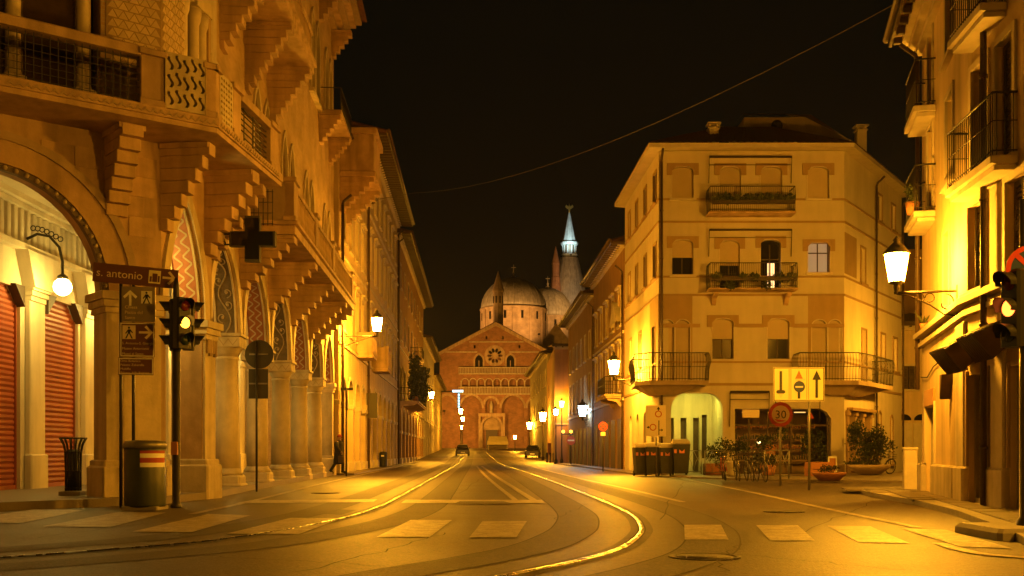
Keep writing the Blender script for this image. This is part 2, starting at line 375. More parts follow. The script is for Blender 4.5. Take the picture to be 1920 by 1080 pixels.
# right pavement: kerb and single flagstones
def pavement(name, poly, h, m='paving', km='kerb', joint=True):
    o = MB(); n = len(poly); c = poly
    o.add([(p[0], p[1], h) for p in c] + [(p[0], p[1], -.02) for p in c], [tuple(range(n))] + [(i, (i + 1) % n, n + (i + 1) % n, n + i) for i in range(n)])
    return tag(o.build(name, m), None, None, None, 'structure')
C_R = Vector((10.15, 26.4, 0)); D_R = Vector((-.245, -1, 0)).normalized()     # near right house: far corner, direction to camera
pr = pavement('pavement', [(9.2, 29.2), (11.4, 29.6), (11.4, 26.4), (6.0, 4), (4.9, 4), (5.6, 11.5), (6.2, 13.4), (7.3, 17.5), (8.0, 21), (8.45, 25)], .10, 'kerb')
FPV = frame(C_R.x, C_R.y, D_R.x, D_R.y)
def inside(p, poly):
    c = False; j = len(poly) - 1
    for i in range(len(poly)):
        a, b = poly[i], poly[j]
        if (a[1] > p[1]) != (b[1] > p[1]) and p[0] < (b[0] - a[0]) * (p[1] - a[1]) / (b[1] - a[1]) + a[0]: c = not c
        j = i
    return c
pp = [(8.6, 28.6), (11, 28.6), (9.9, 24.5), (6.2, 9), (5.2, 9), (6.35, 13.4), (7.45, 17.5), (8.15, 21), (8.6, 25)]
slab_meshes = []
for k in range(5):
    s = MB(); wv = .42 + .08 * k; s.cbox(0, wv, 0, .44, 0, .045, .012); slab_meshes.append((wv, shared(s, 'paving_slab', 'paving')))
row = 0
for j in range(8):
    s = -3.
    while s < 17:
        wv, me = random.choice(slab_meshes); q = FPV @ Vector((s + wv / 2, -j * .455 - .22, 0))
        if inside((q.x, q.y), pp): inst('paving_slab', me, pr, FPV @ T(s, -j * .455 - .44, .08 + random.uniform(-.006, .006)))
        s += wv + .014
# piazza pavement before the corner house, portico floor, left kerb
pavement('pavement', [(7.0, 48.4), (7.1, 42.4), (9.6, 38.6), (13.5, 36.5), (22, 40), (26, 60), (15, 48.9)], .07, 'paving')
pavement('portico_floor', [(-14, 10), (-8.9, 19.2), (-7.05, 21.6), (-6.75, 24.3), (-7.15, 29), (-8.15, 49.2), (-12.5, 49.2), (-12.6, 30)], .16, 'paving')
pavement('pavement', [(-8.1, 49.3), (-7.3, 49.3), (-10.3, 133), (-14, 133), (-12, 49.3)], .08, 'paving')
pavement('pavement', [(5.7, 49.5), (7.2, 49.5), (5, 110), (3.5, 110)], .08, 'paving')
# stone island under the right traffic light
isl = MB(); isl.cbox(5.75, 7.6, 12.6, 13.9, -.05, .14, .05); tag(isl.build('kerb_island', 'kerb'), None, None, None, 'structure')

# ================================================================ left palazzo with the pointed arcade
C0 = Vector((-7.2, 21.9, 0))
FA = frame(C0.x, C0.y, .768, .640)
FK = frame(C0.x, C0.y, .33, 2.5)
FB = frame(-7.08, 24.4, -.046, 1)
pal = thing('palazzo', T(-7.2, 21.9, 0), 'tall stone and brick corner palazzo with pointed arcade and stepped balcony corbels, left', 'building')
SOF = 7.38
# --- facade A: great round arch
arcA = round_top(-3.3, 4.4, 4.25, 24)
MB().plate(notched(-9, 0, 0, SOF + .3, [hole(arcA, 0)]), [], 0, .7).build('wall', 'stone', pal, FA)
MB().plate(band(round_top(-3.3, 4.42, 4.25, 24), round_top(-3.3, 5.3, 4.25, 24)), [], -.07, .0).build('arch_ring', 'stone', pal, FA)
MB().plate(band(round_top(-3.3, 5.3, 4.25, 24), round_top(-3.3, 5.62, 4.25, 24)), [], -.11, .0).build('arch_moulding', 'stone_dark', pal, FA)
MB().plate(band(round_top(-3.3, 4.2, 4.25, 24), round_top(-3.3, 4.39, 4.25, 24)), [], -.03, .12).build('arch_bead', 'mosaic_blue', pal, FA)
# egg-and-dart dots round the inner edge
me = MB(); me.ball((0, 0, 0), .05, 6, 4); dot = shared(me, 'rosette', 'mosaic_white')
for i in range(34):
    a = math.pi * (i + .5) / 34; inst('rosette', dot, pal, FA @ T(-3.3 - 2.15 * math.cos(a), -.04, 4.25 + 2.15 * math.sin(a)))
# ashlar blocks, each its own stone
bm = [shared(MB().cbox(0, w_, -.018, .01, 0, .40, .008), 'stone_block', 'stone') for w_ in (.5, .62, .74)]
for j in range(8):
    z = 4.2 + .405 * j; s = -9 + (.31 if j % 2 else 0)
    while s < -.15:
        k = random.randrange(3); w_ = (.5, .62, .74)[k]
        if s + w_ > -.02: k = 0; w_ = .5
        if s + w_ > 0: break
        if all(math.hypot(x + 3.3, max(zz - 4.25, 0)) > 2.45 for x in (s, s + w_) for zz in (z, z + .4)) and z + .4 < SOF: inst('stone_block', bm[k], pal, FA @ T(s, 0, z))
        s += w_ + .006
def pier(F, x0, x1, y0, y1, top, m='stone_pale', cap=True):
    MB().box(x0, x1, y0, y1, .5, top).build('pier', m, pal, F)
    p = MB(); p.cbox(x0 - .12, x1 + .12, y0 - .12, y1 + .12, 0, .78, .04); p.cbox(x0 - .07, x1 + .07, y0 - .07, y1 + .07, .78, .9, .03); p.build('plinth', m, pal, F)
    if cap:
        c = MB()
        for k, (o, a, b) in enumerate(((.05, -.42, -.3), (.09, -.3, -.16), (.14, -.16, 0))): c.cbox(x0 - o, x1 + o, y0 - o, y1 + o, top + a, top + b, .015)
        c.build('capital', m, pal, F)
pier(FA, -1.12, -.012, -.02, .72, 4.25)
pier(FA, -6.6, -5.5, -.02, .72, 4.25)
# --- short face K with the narrow pointed arch, then the street face B
def decorate(F, top, z0, y0, y1, kind, k):
    """lining of an arch: zigzag or scroll mosaic on the inner face"""
    P = [Vector((a, 0, b)) for a, b in top]; c = sum((p for p in P), Vector()) / len(P); c.z = z0
    Q = []
    for i, p in enumerate(P):
        d = (P[min(i + 1, len(P) - 1)] - P[max(i - 1, 0)]).normalized(); nn = Vector((d.z, 0, -d.x))
        if nn.dot(c - p) < 0: nn = -nn
        Q.append((p, nn))
    Ls = [0]
    for i in range(1, len(P)): Ls.append(Ls[-1] + (P[i] - P[i - 1]).length)
    def pt(l, y, o):
        l = min(max(l, 0), Ls[-1]); i = max(j for j in range(len(Ls)) if Ls[j] <= l + 1e-9); i = min(i, len(P) - 2)
        t = (l - Ls[i]) / max(Ls[i + 1] - Ls[i], 1e-6); q = P[i].lerp(P[i + 1], t) + Q[i][1].lerp(Q[i + 1][1], t) * o
        return (q.x, y, q.z)
    n = 40; L = Ls[-1]
    b = MB(); b.add([pt(L * i / n, y, .012) for i in range(n + 1) for y in (y0, y1)], [(2 * i, 2 * i + 1, 2 * i + 3, 2 * i + 2) for i in range(n)])
    lining = b.build('arch_lining', 'mosaic_red' if kind == 'zig' else 'mosaic_blue', pal, F)
    o = MB()
    if kind == 'zig':
        st = .16; cnt = int(L / st); wd = .055
        for lane in (0, 1):
            for i in range(cnt):
                m = y0 + (y1 - y0) * (.10 + .42 * lane); e = m + (y1 - y0) * .38
                ya, yb = (m, e) if i % 2 else (e, m)
                l0, l1 = L * i / cnt, L * (i + 1) / cnt
                o.add([pt(l0, ya, .02), pt(l1, yb, .02), pt(min(l1 + wd, L), yb, .02), pt(min(l0 + wd, L), ya, .02)], [(0, 1, 2, 3)])
        o.build('zigzag_mosaic', 'mosaic_white', lining, F)
    else:
        mid = (y0 + y1) / 2; am = (y1 - y0) * .28; n = 70
        o.tube([pt(L * i / n, mid + am * math.sin(L * i / n * 4.6), .025) for i in range(n + 1)], .022, 5)
        i = 0; l = .3
        while l < L - .2:
            sgn = 1 if math.sin(l * 4.6) < 0 else -1
            pts = []
            for q in range(11):
                a = q / 10 * 4.6; rr = .15 * (1 - q / 13); pts.append(pt(l + rr * math.cos(a), mid + sgn * (am * .55 + rr * math.sin(a)), .03))
            o.tube(pts, .017, 5); q = pt(l, mid + sgn * am * .55, .03); o.ball(q, .045, 6, 4); l += .34
        o.build('scroll_mosaic', 'mosaic_white', lining, F)
    e = MB()
    for ya in (y0 - .05, y1): e.add([pt(L * i / n, y, oo) for i in range(n + 1) for y, oo in ((ya, .005), (ya, .05), (ya + .05, .05), (ya + .05, .005))],
                                    [(4 * i + k, 4 * i + k + 1, 4 * i + k + 5, 4 * i + k + 4) for i in range(n) for k in range(3)])
    e.build('arch_edge', 'stone_pale', pal, F)
tK = pointed_top(1.1, 1.8, 4.0, 2.45, 12)
MB().plate(notched(0, 2.52, 0, SOF + .3, [hole(tK, 0)]), [], -.0, .68).build('wall', 'stone', pal, FK)
MB().plate(band(pointed_top(1.1, 1.84, 4.0, 2.47, 12), pointed_top(1.1, 2.36, 4.0, 2.8, 12)), [], -.07, .0).build('arch_ring', 'stone_pale', pal, FK)
decorate(FK, tK, 4.0, .08, .60, 'zig', 0)
pier(FK, 2.02, 2.6, -.06, .74, 4.0)
pier(FK, .012, .19, .0, .72, 4.0, cap=False)
# carved tassels on pier two
t = MB()
for i in range(4): t.cbox(2.06 + i * .13, 2.15 + i * .13, -.14, -.05, 3.28 - .06 * (i % 2), 3.6, .03)
t.build('carved_tassels', 'stone_dark', pal, FK)
colx = [4.2, 8.4, 12.6, 16.8, 21.0]; SPR = 4.2
edges = [.7] + [c for x in colx for c in (x - .36, x + .36)] + [24.2]
tops = [pointed_top((edges[i] + edges[i + 1]) / 2, edges[i + 1] - edges[i], SPR, 2.0, 10) for i in range(0, len(edges), 2)]
MB().plate(notched(0, 24.8, SPR, 12.1, tops), [hole(pointed_top(x, 1.0, 10.4, 1.1, 6), 8.3) for x in (6.2, 7.7, 10.9, 12.4, 15.8, 17.3, 21.2, 22.7)], 0, .62).build('wall', 'stone', pal, FB)
for i, tp in enumerate(tops):
    xc = (tp[0][0] + tp[-1][0]) / 2; wd = tp[-1][0] - tp[0][0]
    MB().plate(band(pointed_top(xc, wd + .04, SPR, 2.02, 10), pointed_top(xc, wd + .62, SPR, 2.4, 10)), [], -.07, 0).build('arch_ring', 'stone_pale', pal, FB)
    decorate(FB, tp, SPR, .07, .55, 'scroll' if i % 2 == 0 else 'zig', i)
pier(FB, 24.2, 24.8, 0, .62, SPR)
MB().box(0, .7, .05, .62, .3, SPR).build('pier', 'stone_pale', pal, FB)
cp = MB(); cp.cbox(-.46, .46, -.46, .46, 0, .22, .03); cp.cbox(-.42, .42, -.42, .42, .22, .45, .05)
cp.lathe([(.42, .45), (.40, .52), (.36, .56), (.34, .62)], 20); plinth_me = shared(cp, 'plinth', 'stone_pale')
cs = MB(); cs.lathe([(.325, .55), (.325, 1.6), (.31, 2.6), (.29, 3.5), (.32, 3.52), (.32, 3.58), (.29, 3.6)], 24); shaft_me = shared(cs, 'shaft', 'stone_pale')
cc = MB(); cc.lathe([(.29, 3.6), (.33, 3.68), (.40, 3.80), (.42, 3.86)], 20); cc.cbox(-.43, .43, -.43, .43, 3.84, 4.12, .02); cc.cbox(-.48, .48, -.48, .48, 4.12, 4.2, .015)
cap_me = shared(cc, 'capital', 'stone_pale')
zz = MB()
for sgn in (-1, 1):
    for i in range(6):
        a = -.36 + .12 * i; z0, z1 = (3.9, 4.06) if i % 2 else (4.06, 3.9)
        for F4 in (RZ(0), RZ(math.pi / 2)):
            zz.M = F4; y = sgn * .436; zz.add([(a, y, z0), (a + .12, y, z1), (a + .12, y, z1 - .035), (a, y, z0 - .035)], [(0, 1, 2, 3)])
zig_me = shared(zz, 'zigzag_relief', 'stone_dark')
for x in colx:
    Wc = FB @ T(x, .36, 0); c = inst('column', shaft_me, pal, Wc); inst('plinth', plinth_me, c, Wc); k = inst('capital', cap_me, c, Wc); inst('zigzag_relief', zig_me, k, Wc)
# --- portico behind: back wall with shop shutters, ceiling, cross ribs
FP = frame(-11.85, 20, .0, 1)
sh = [(1.2, 5.7), (7.0, 9.15), (10.3, 12.6), (13.8, 16.2), (17.4, 19.8), (21, 23.4)]
MB().plate(notched(-6, 29.3, 0, 7.35, [[(a, .0), (a, 4.6), (a + .45, 5.0), (b - .45, 5.0), (b, 4.6), (b, .0)] for a, b in sh]), [], 0, .3).build('portico_wall', 'plaster_white', pal, FP)
MB().plate([(-7.5, 22.2), (-11.85, 18.6), (-11.85, 49.2), (-8.5, 49.2), (-7.5, 25.5)][::-1], [], 0, .15).build('portico_ceiling', 'plaster_white', pal, Matrix(((1, 0, 0, 0), (0, 0, 1, 0), (0, -1, 0, 7.3), (0, 0, 0, 1))))
slr = shared(MB().add([(0, .0, 0), (1, .0, 0), (1, -.035, .06), (0, -.035, .06), (1, -.028, .125), (0, -.028, .125), (1, 0, .13), (0, 0, .13)], [(0, 1, 2, 3), (3, 2, 4, 5), (5, 4, 6, 7)]), 'slat', 'shutter_red')
slb = slr.copy(); slb.materials.clear(); slb.materials.append(MATS['shutter_blue'])
for i, (a, b) in enumerate(sh):
    s = MB(); s.box(a, b, .17, .2, .16, 5); s.build('shutter_back', 'wood_dark', pal, FP)
    rs = MB(); rs.box(a, a + .05, .08, .16, .16, 5); rs.box(b - .05, b, .08, .16, .16, 5); rs.box(a, b, .09, .15, .16, .26)
    sd = rs.build('roller_shutter', 'shutter_red' if i < 3 else 'shutter_blue', pal, FP)
    if i < 3:
        for k in range(37): inst('slat', slr if i < 3 else slb, sd, FP @ T(a + .05, .155, .26 + .13 * k) @ Matrix.Diagonal((b - a - .1, 1, 1, 1)))
    else:
        q = MB(); [q.box(a + .05, b - .05, .12, .155, .27 + .13 * k, .385 + .13 * k) for k in range(36)]; q.build('slats', 'shutter_blue', sd, FP)['kind'] = 'stuff'
    for x0, x1, x2 in ((a, a, a + .5), (b, b, b - .5)): MB().plate([(x0, 4.55), (x2, 5.05), (x0, 5.05)], [], -.12, .1).build('haunch', 'wood_dark', pal, FP)
for a, b in [(-6, 1.2)] + [(sh[i][1], sh[i + 1][0]) for i in range(5)] + [(23.4, 29.3)]:
    m = (a + b) / 2
    p = MB(); wd = min(.42, (b - a) / 2 - .03); p.cbox(m - wd, m + wd, -.14, 0, .16, 4.75, .02); p.cbox(m - wd - .05, m + wd + .05, -.2, 0, .16, 1.0, .03)
    for k in range(3): p.cbox(m - wd - .04 * k, m + wd + .04 * k, -.17 - .05 * k, 0, 4.75 + .12 * k, 4.87 + .12 * k, .01)
    p.plate([(m - wd - .5, 5.9), (m - wd - .12, 5.05), (m + wd + .12, 5.05), (m + wd + .5, 5.9)], [], -.32, 0)
    p.build('pilaster', 'plaster_white', pal, FP)
fr = MB()
fr.cbox(-6, 29.3, -.26, 0, 5.9, 6.05, .02); fr.cbox(-6, 29.3, -.34, 0, 7.02, 7.3, .03); fr.cbox(-6, 29.3, -.2, 0, 6.9, 7.02, .02); fr.build('frieze_cornice', 'plaster_white', pal, FP)
flu = shared(MB().cbox(0, .17, -.13, 0, 6.06, 6.9, .02), 'frieze_fin', 'plaster_white')
for k in range(56): inst('frieze_fin', flu, pal, FP @ T(-2 + .34 * k, 0, 0))
MB().box(-6, 29.3, -.012, 0, 6.05, 6.9).build('frieze_field', 'plaster_brown', pal, FP)
# --- stepped corbels and balconies
def corbel(F, s, zb, zt, proj, wd, n=6, m='stone', under='stone_dark', ya=0.):
    b = MB(); h = (zt - zb) / n
    for k in range(n):
        p = proj * (k + 1) / n; b.cbox(s - wd / 2, s + wd / 2, ya - p, ya + .02, zb + h * k, zb + h * (k + 1) - .004, .012)
    b.box(s - wd / 2 - .05, s + wd / 2 + .05, ya - proj * .98, ya, zt - h * .45, zt - .006)
    return b.build('corbel', m, pal, F)
corbel(FA, -.95, 5.75, SOF, 1.0, .42, 7); corbel(FA, -5.65, 5.75, SOF, 1.0, .42, 7); corbel(FK, .12, 5.6, SOF, 1.05, .3, 7); corbel(FK, 2.3, 5.5, SOF, 1.15, .4, 7); corbel(FB, .85, 5.6, SOF, 1.25, .34, 7)
def slab_poly(name, pts, z0, z1, m, parent, moulded=True):
    n = len(pts); b = MB()
    b.add([(p[0], p[1], z0) for p in pts] + [(p[0], p[1], z1) for p in pts], [tuple(range(n))[::-1], tuple(range(n, 2 * n))] + [(i, (i + 1) % n, n + (i + 1) % n, n + i) for i in range(n)])
    return b.build(name, m, parent, I4)
q = lambda F, s, y: tuple((F @ Vector((s, y, 0)))[:2])
P0, PC, PE = q(FA, -8.5, -1.2), (-5.85, 21.15), (-5.5, 25.45)
slab = slab_poly('balcony', [P0, PC, PE, q(FB, 1.05, .0), q(FK, 0, .1), q(FA, -8.5, .1)], SOF, SOF + .27, 'stone', pal)
FA2 = frame(PC[0], PC[1], PC[0] - P0[0], PC[1] - P0[1]); FK2 = frame(PC[0], PC[1], PE[0] - PC[0], PE[1] - PC[1])
mo = MB(); mo.M = FA2; mo.cbox(-7, .04, -.05, .06, SOF + .1, SOF + .29, .02); mo.M = FK2; mo.cbox(-.04, 4.3, -.05, .06, SOF + .1, SOF + .29, .02); mo.build('slab_moulding', 'stone', slab, I4)
leafm = shared(MB().plate([(0, 0), (.07, .035), (.14, 0), (.07, .10)], [], -.066, -.05), 'carved_leaf', 'stone_dark')
for k in range(26): inst('carved_leaf', leafm, slab, FA2 @ T(-3.9 + .15 * k, 0, SOF + .13))
for k in range(26): inst('carved_leaf', leafm, slab, FK2 @ T(.05 + .15 * k, 0, SOF + .13))
Z1 = SOF + .29; Z2 = 8.62
def post(F, x0, x1, z0=Z1, z1=Z2 + .12, par=None):
    b = MB(); b.cbox(x0, x1, .02, .28, z0, z1 - .12, .015); b.cbox(x0 - .03, x1 + .03, -.02, .32, z0, z0 + .12, .015); b.cbox(x0 - .05, x1 + .05, -.04, .34, z1 - .12, z1, .02)
    return b.build('balcony_post', 'stone', par or slab, F)
for F, l in ((FA2, ((-1.5, -1.05), (-.24, -.0), (-5.4, -4.95))), (FK2, ((.0, .22), (1.0, 1.5), (3.55, 4.15)))):
    for a, b in l: post(F, a, b)
r_ = MB(); r_.cbox(-7, -1.5, -.0, .26, Z2 - .04, Z2 + .16, .03); r_.build('balcony_rail', 'stone', slab, FA2)
r_ = MB(); r_.cbox(1.5, 3.55, .0, .26, Z2 - .1, Z2 + .1, .03); r_.build('balcony_rail', 'stone', slab, FK2)
# iron grille of small squares
gr = MB()
for i in range(38): x = -6.9 + .14 * i; gr.box(x, x + .014, .10, .114, Z1, Z2 - .04) if x < -1.55 else None
for k in range(7): gr.box(-7, -1.5, .103, .111, Z1 + .06 + .13 * k, Z1 + .072 + .13 * k)
gr.build('iron_grille', 'iron', slab, FA2)
gr = MB()
for k in range(7): gr.tube([(1.5, .13, Z1 + .08 + .12 * k), (3.55, .13, Z1 + .08 + .12 * k)], .014, 5)
for x in (2.0, 2.6, 3.1): gr.tube([(x, .13, Z1), (x, .13, Z2 - .1)], .012, 5)
gr.build('iron_grille', 'iron', slab, FK2)
# carved panel: wavy slots cut right through the stone
hs = []
for c in range(5):
    for r in range(3):
        x = -1.02 + c * .155 + .05; z = Z1 + .08 + r * .335 + (.05 if c % 2 else 0)
        L_ = [(x + .04 * math.sin(t / 6 * 5.4), z + .25 * t / 6) for t in range(7)]
        hs.append([(a, b) for a, b in L_] + [(a + .055, b) for a, b in L_[::-1]])
cpn = MB()
for c in range(5): cpn.plate(rect(-1.02 + .155 * c, -1.02 + .155 * (c + 1), Z1 + .01, Z2 + .14), hs[3 * c:3 * c + 3], -.02, .10)
cpn.box(-1.05, -1.02, -.03, .11, Z1, Z2 + .15); cpn.box(-.245, -.235, -.03, .11, Z1, Z2 + .15); cpn.build('carved_panel', 'stone_pale', slab, FA2); MB().box(-1.02, -.245, .13, .16, Z1, Z2 + .1).build('panel_back', 'wood_dark', slab, FA2)
hs = []
for c in range(5):
    for r in range(8): x = .28 + .14 * c; z = Z1 + .10 + .115 * r; hs.append([(x, z), (x + .05, z - .045), (x + .10, z), (x + .05, z + .045)])
MB().plate(rect(.23, .99, Z1 + .01, Z2 + .06), hs, .02, .12).build('lattice_panel', 'stone_pale', slab, FK2)
# second balcony along the street with corbels over the columns
B2z = 6.85
sl2 = MB(); sl2.cbox(3.9, 19.2, -1.5, .0, B2z, B2z + .24, .02); sl2.cbox(3.8, 19.3, -1.58, .0, B2z + .24, B2z + .36, .03); bal2 = sl2.build('balcony', 'stone', pal, FB)
for s in (4.3, 8.4, 12.6, 16.8, 19.0): corbel(FB, s, 5.45, B2z, 1.45, .5, 7)
zt = B2z + .36
def parapet(F, x0, x1, y, z0, z1, par):
    b = MB(); b.cbox(x0, x1, y, y + .2, z1, z1 + .14, .03); b.box(x0, x1, y + .02, y + .18, z0, z0 + .08); b.build('balcony_rail', 'stone', par, F)
    n = max(1, int((x1 - x0) / .24)); me = MB(); me.lathe([(.05, 0), (.085, .2), (.05, .42), (.045, .6), (.07, z1 - z0 - .08)], 8)
    me = shared(me, 'baluster', 'stone')
    for i in range(n): inst('baluster', me, par, F @ T(x0 + (i + .5) * (x1 - x0) / n, y + .1, z0 + .08))
for a, b in ((3.85, 4.55), (8.1, 8.6), (12.4, 12.9), (18.7, 19.25)): post(FB @ T(0, -1.5, 0), a, b, zt, zt + 1.15, bal2)
for a, b in ((4.6, 8.05), (8.65, 12.35), (12.95, 18.65)): parapet(FB, a, b, -1.48, zt, zt + .85, bal2)
e = MB(); e.cbox(3.85, 4.0, -1.48, -.05, zt, zt + 1.0, .02); e.build('parapet_panel', 'stone_dark', bal2, FB)
gr = MB()
for i in range(7): gr.tube([(3.6, -.95 + .12 * i, zt - .2), (3.6, -.95 + .12 * i, zt + .75)], .012, 5)
for k in range(4): gr.tube([(3.6, -.97, zt - .15 + .28 * k), (3.6, -.2, zt - .15 + .28 * k)], .012, 5)
gr.build('iron_grille', 'iron', bal2, FB)
# --- upper storeys
MB().plate(notched(-9, 0, SOF + .3, 21, []), [rect(-7.2, -1.22, 7.75, 11.6), rect(-7.2, -1.22, 13.6, 17)], .02, .6).build('wall', 'brick_palazzo', pal, FA)
MB().plate(rect(0, 2.52, SOF + .3, 21), [rect(1.12, 2.4, 7.75, 11.3), rect(1.12, 2.4, 13.6, 17)], .02, .6).build('wall', 'stone', pal, FK)
MB().plate(rect(0, 24.8, 12.1, 20.2), [hole(pointed_top(x, .95, 17.3, 1.1, 6), 15.2) for x in (2.6, 4.0, 7.2, 8.6, 12.2, 13.6, 17.6, 19.0, 21.8, 23.2)], 0, .6).build('wall', 'brick_palazzo', pal, FB)
MB().plate(rect(0, 24.8, 8.0, 12.1), [hole(pointed_top(x, 1.1, 10.4, 1.16, 6), 8.2) for x in (6.2, 7.7, 10.9, 12.4, 15.8, 17.3, 21.2, 22.7)], -.03, 0).build('brick_face', 'brick_palazzo', pal, FB)
for F, x0, x1, z0, z1 in ((FA, -7.3, -1.15, 7.7, 11.7), (FK, 1.05, 2.45, 7.7, 11.4)): MB().box(x0, x1, .45, .5, z0, z1).build('window_back', 'void', pal, F)
lou = MB()
for a, b in ((-2.62, -1.66), (-4.1, -2.95)):
    for k in range(42): lou.add([(a, .3, 7.8 + .09 * k), (b, .3, 7.8 + .09 * k), (b, .22, 7.86 + .09 * k), (a, .22, 7.86 + .09 * k)], [(0, 1, 2, 3)])
    lou.box(a - .05, a, .2, .32, 7.75, 11.6); lou.box(b, b + .05, .2, .32, 7.75, 11.6)
lou.build('louvre_shutter', 'wood_dark', pal, FA)
cm = MB(); cm.cbox(-.2, .2, -.2, .2, 0, .2, .02); cm.lathe([(.17, .2), (.14, .3), (.14, 2.6), (.18, 2.7), (.2, 2.95)], 16); cm.cbox(-.22, .22, -.22, .22, 2.95, 3.5, .02); cm = shared(cm, 'colonnette', 'stone_pale')
for F, s in ((FA, -2.8), (FA, -1.5), (FA, -4.2), (FK, 1.35), (FK, 1.95), (FK, 2.35)): inst('colonnette', cm, pal, F @ T(s, .2, 8.0))
for F, s in ((FA, -2.8), (FA, -1.5), (FK, 1.35), (FK, 1.95)): inst('colonnette', cm, pal, F @ T(s, .2, 13.6))
MB().box(-7.2, -1.22, .02, .5, 7.7, 8.0).build('sill', 'stone', pal, FA)
p_ = MB(); p_.cbox(0.02, .72, -.16, 0, SOF + .3, 12.0, .02); p_.cbox(-.03, .77, -.22, 0, 9.9, 10.2, .03); p_.cbox(-.03, .77, -.22, 0, 11.8, 12.3, .03); p_.build('pilaster', 'stone_pale', pal, FB)
# triangle tiles on the corner
up = shared(MB().plate([(.012, .012), (.208, .012), (.11, .165)], [], -.014, .0), 'tile', 'tile_ochre')
dn = shared(MB().plate([(.122, .175), (.22, .022), (.318, .175)][::-1], [], -.014, .0), 'tile', 'tile_ochre')
MB().box(-1.12, -.0, .0, .019, 7.7, 12.4).build('tile_field', 'tile_joint', pal, FA); MB().box(0.0, 1.04, .0, .019, 7.7, 12.4).build('tile_field', 'tile_joint', pal, FK)
for j in range(20):
    z = 8.6 + .187 * j
    for i in range(5):
        for F, x0 in ((FA, -1.11), (FK, .01)):
            inst('tile', up, pal, F @ T(x0 + .22 * i - (.0 if j % 2 else 0), 0, z))
            if i < 4: inst('tile', dn, pal, F @ T(x0 + .22 * i, 0, z))
# upper balcony with its stepped brackets, small balcony, eaves
ub = MB(); ub.cbox(1.4, 8.6, -1.35, 0, 12.75, 13.0, .03); ub.cbox(1.3, 8.7, -1.42, 0, 13.0, 13.12, .03); ubo = ub.build('balcony', 'stone', pal, FB)
for s in (1.8, 4.8, 8.2): corbel(FB, s, 10.9, 12.75, 1.3, .45, 9, 'stone')
parapet(FB, 1.4, 8.6, -1.32, 13.12, 13.95, ubo)
sb = MB(); sb.cbox(19.6, 23.6, -.95, 0, 15.0, 15.2, .03); sbo = sb.build('balcony', 'stone', pal, FB)
for s in (20, 23.2): corbel(FB, s, 13.9, 15.0, .9, .5, 6, 'stone')
gr = MB(); gr.tube([(19.6, 0, 16.1), (19.6, -.92, 16.1), (23.6, -.92, 16.1), (23.6, 0, 16.1)], .02, 5)
for i in range(30): gr.tube([(19.6 + i * 4 / 29, -.92, 15.2), (19.6 + i * 4 / 29, -.92, 16.1)], .01, 4)
gr.build('iron_grille', 'iron', sbo, FB)
for k, o in enumerate((.25, .5, .75, 1.0, 1.25)): MB().cbox(-.3 * 0, 24.8 + o * .3, -o, .6, 20.2 + .17 * k, 20.37 + .17 * k, .02).build('eave_course', 'stone' if k % 2 else 'stone_dark', pal, FB)
for s in (.5, 4, 8, 12, 16, 20, 24.2): corbel(FB, s, 19.0, 20.2, .9, .4, 5)
MB().add([(0, -1.5, 21.06), (25.2, -1.5, 21.06), (25.2, 8, 24), (0, 8, 24), (0, 8, 21), (25.2, 8, 21)], [(0, 1, 2, 3), (1, 5, 2), (0, 3, 4)]).build('roof', 'roof_tile', pal, FB)
MB().box(24.2, 24.8, .6, 9, 0, 21).build('end_wall', 'brick_palazzo', pal, FB)
# window surrounds and panes of the street face
def pwin(F, x, z0, zs, wd, rise, pm='glass_dark'):
    W_ = F @ T(x, 0, 0)
    f = MB(); f.plate(band(hole(pointed_top(0, wd, zs, rise, 6), z0), hole(pointed_top(0, wd + .3, zs, rise + .2, 6), z0)), [], -.09, .05); f.cbox(-wd / 2 - .25, wd / 2 + .25, -.2, .1, z0 - .16, z0, .02)
    o = f.build('window', 'stone_pale', pal, W_)
    MB().plate(hole(pointed_top(0, wd, zs, rise, 6), z0), [], .3, .33).build('pane', pm, o, W_)
for x in (6.2, 7.7, 10.9, 12.4, 15.8, 17.3, 21.2, 22.7): pwin(FB, x, 8.3, 10.4, 1.0, 1.1)
for x in (2.6, 4.0, 7.2, 8.6, 12.2, 13.6, 17.6, 19.0, 21.8, 23.2): pwin(FB, x, 15.2, 17.3, .95, 1.1)

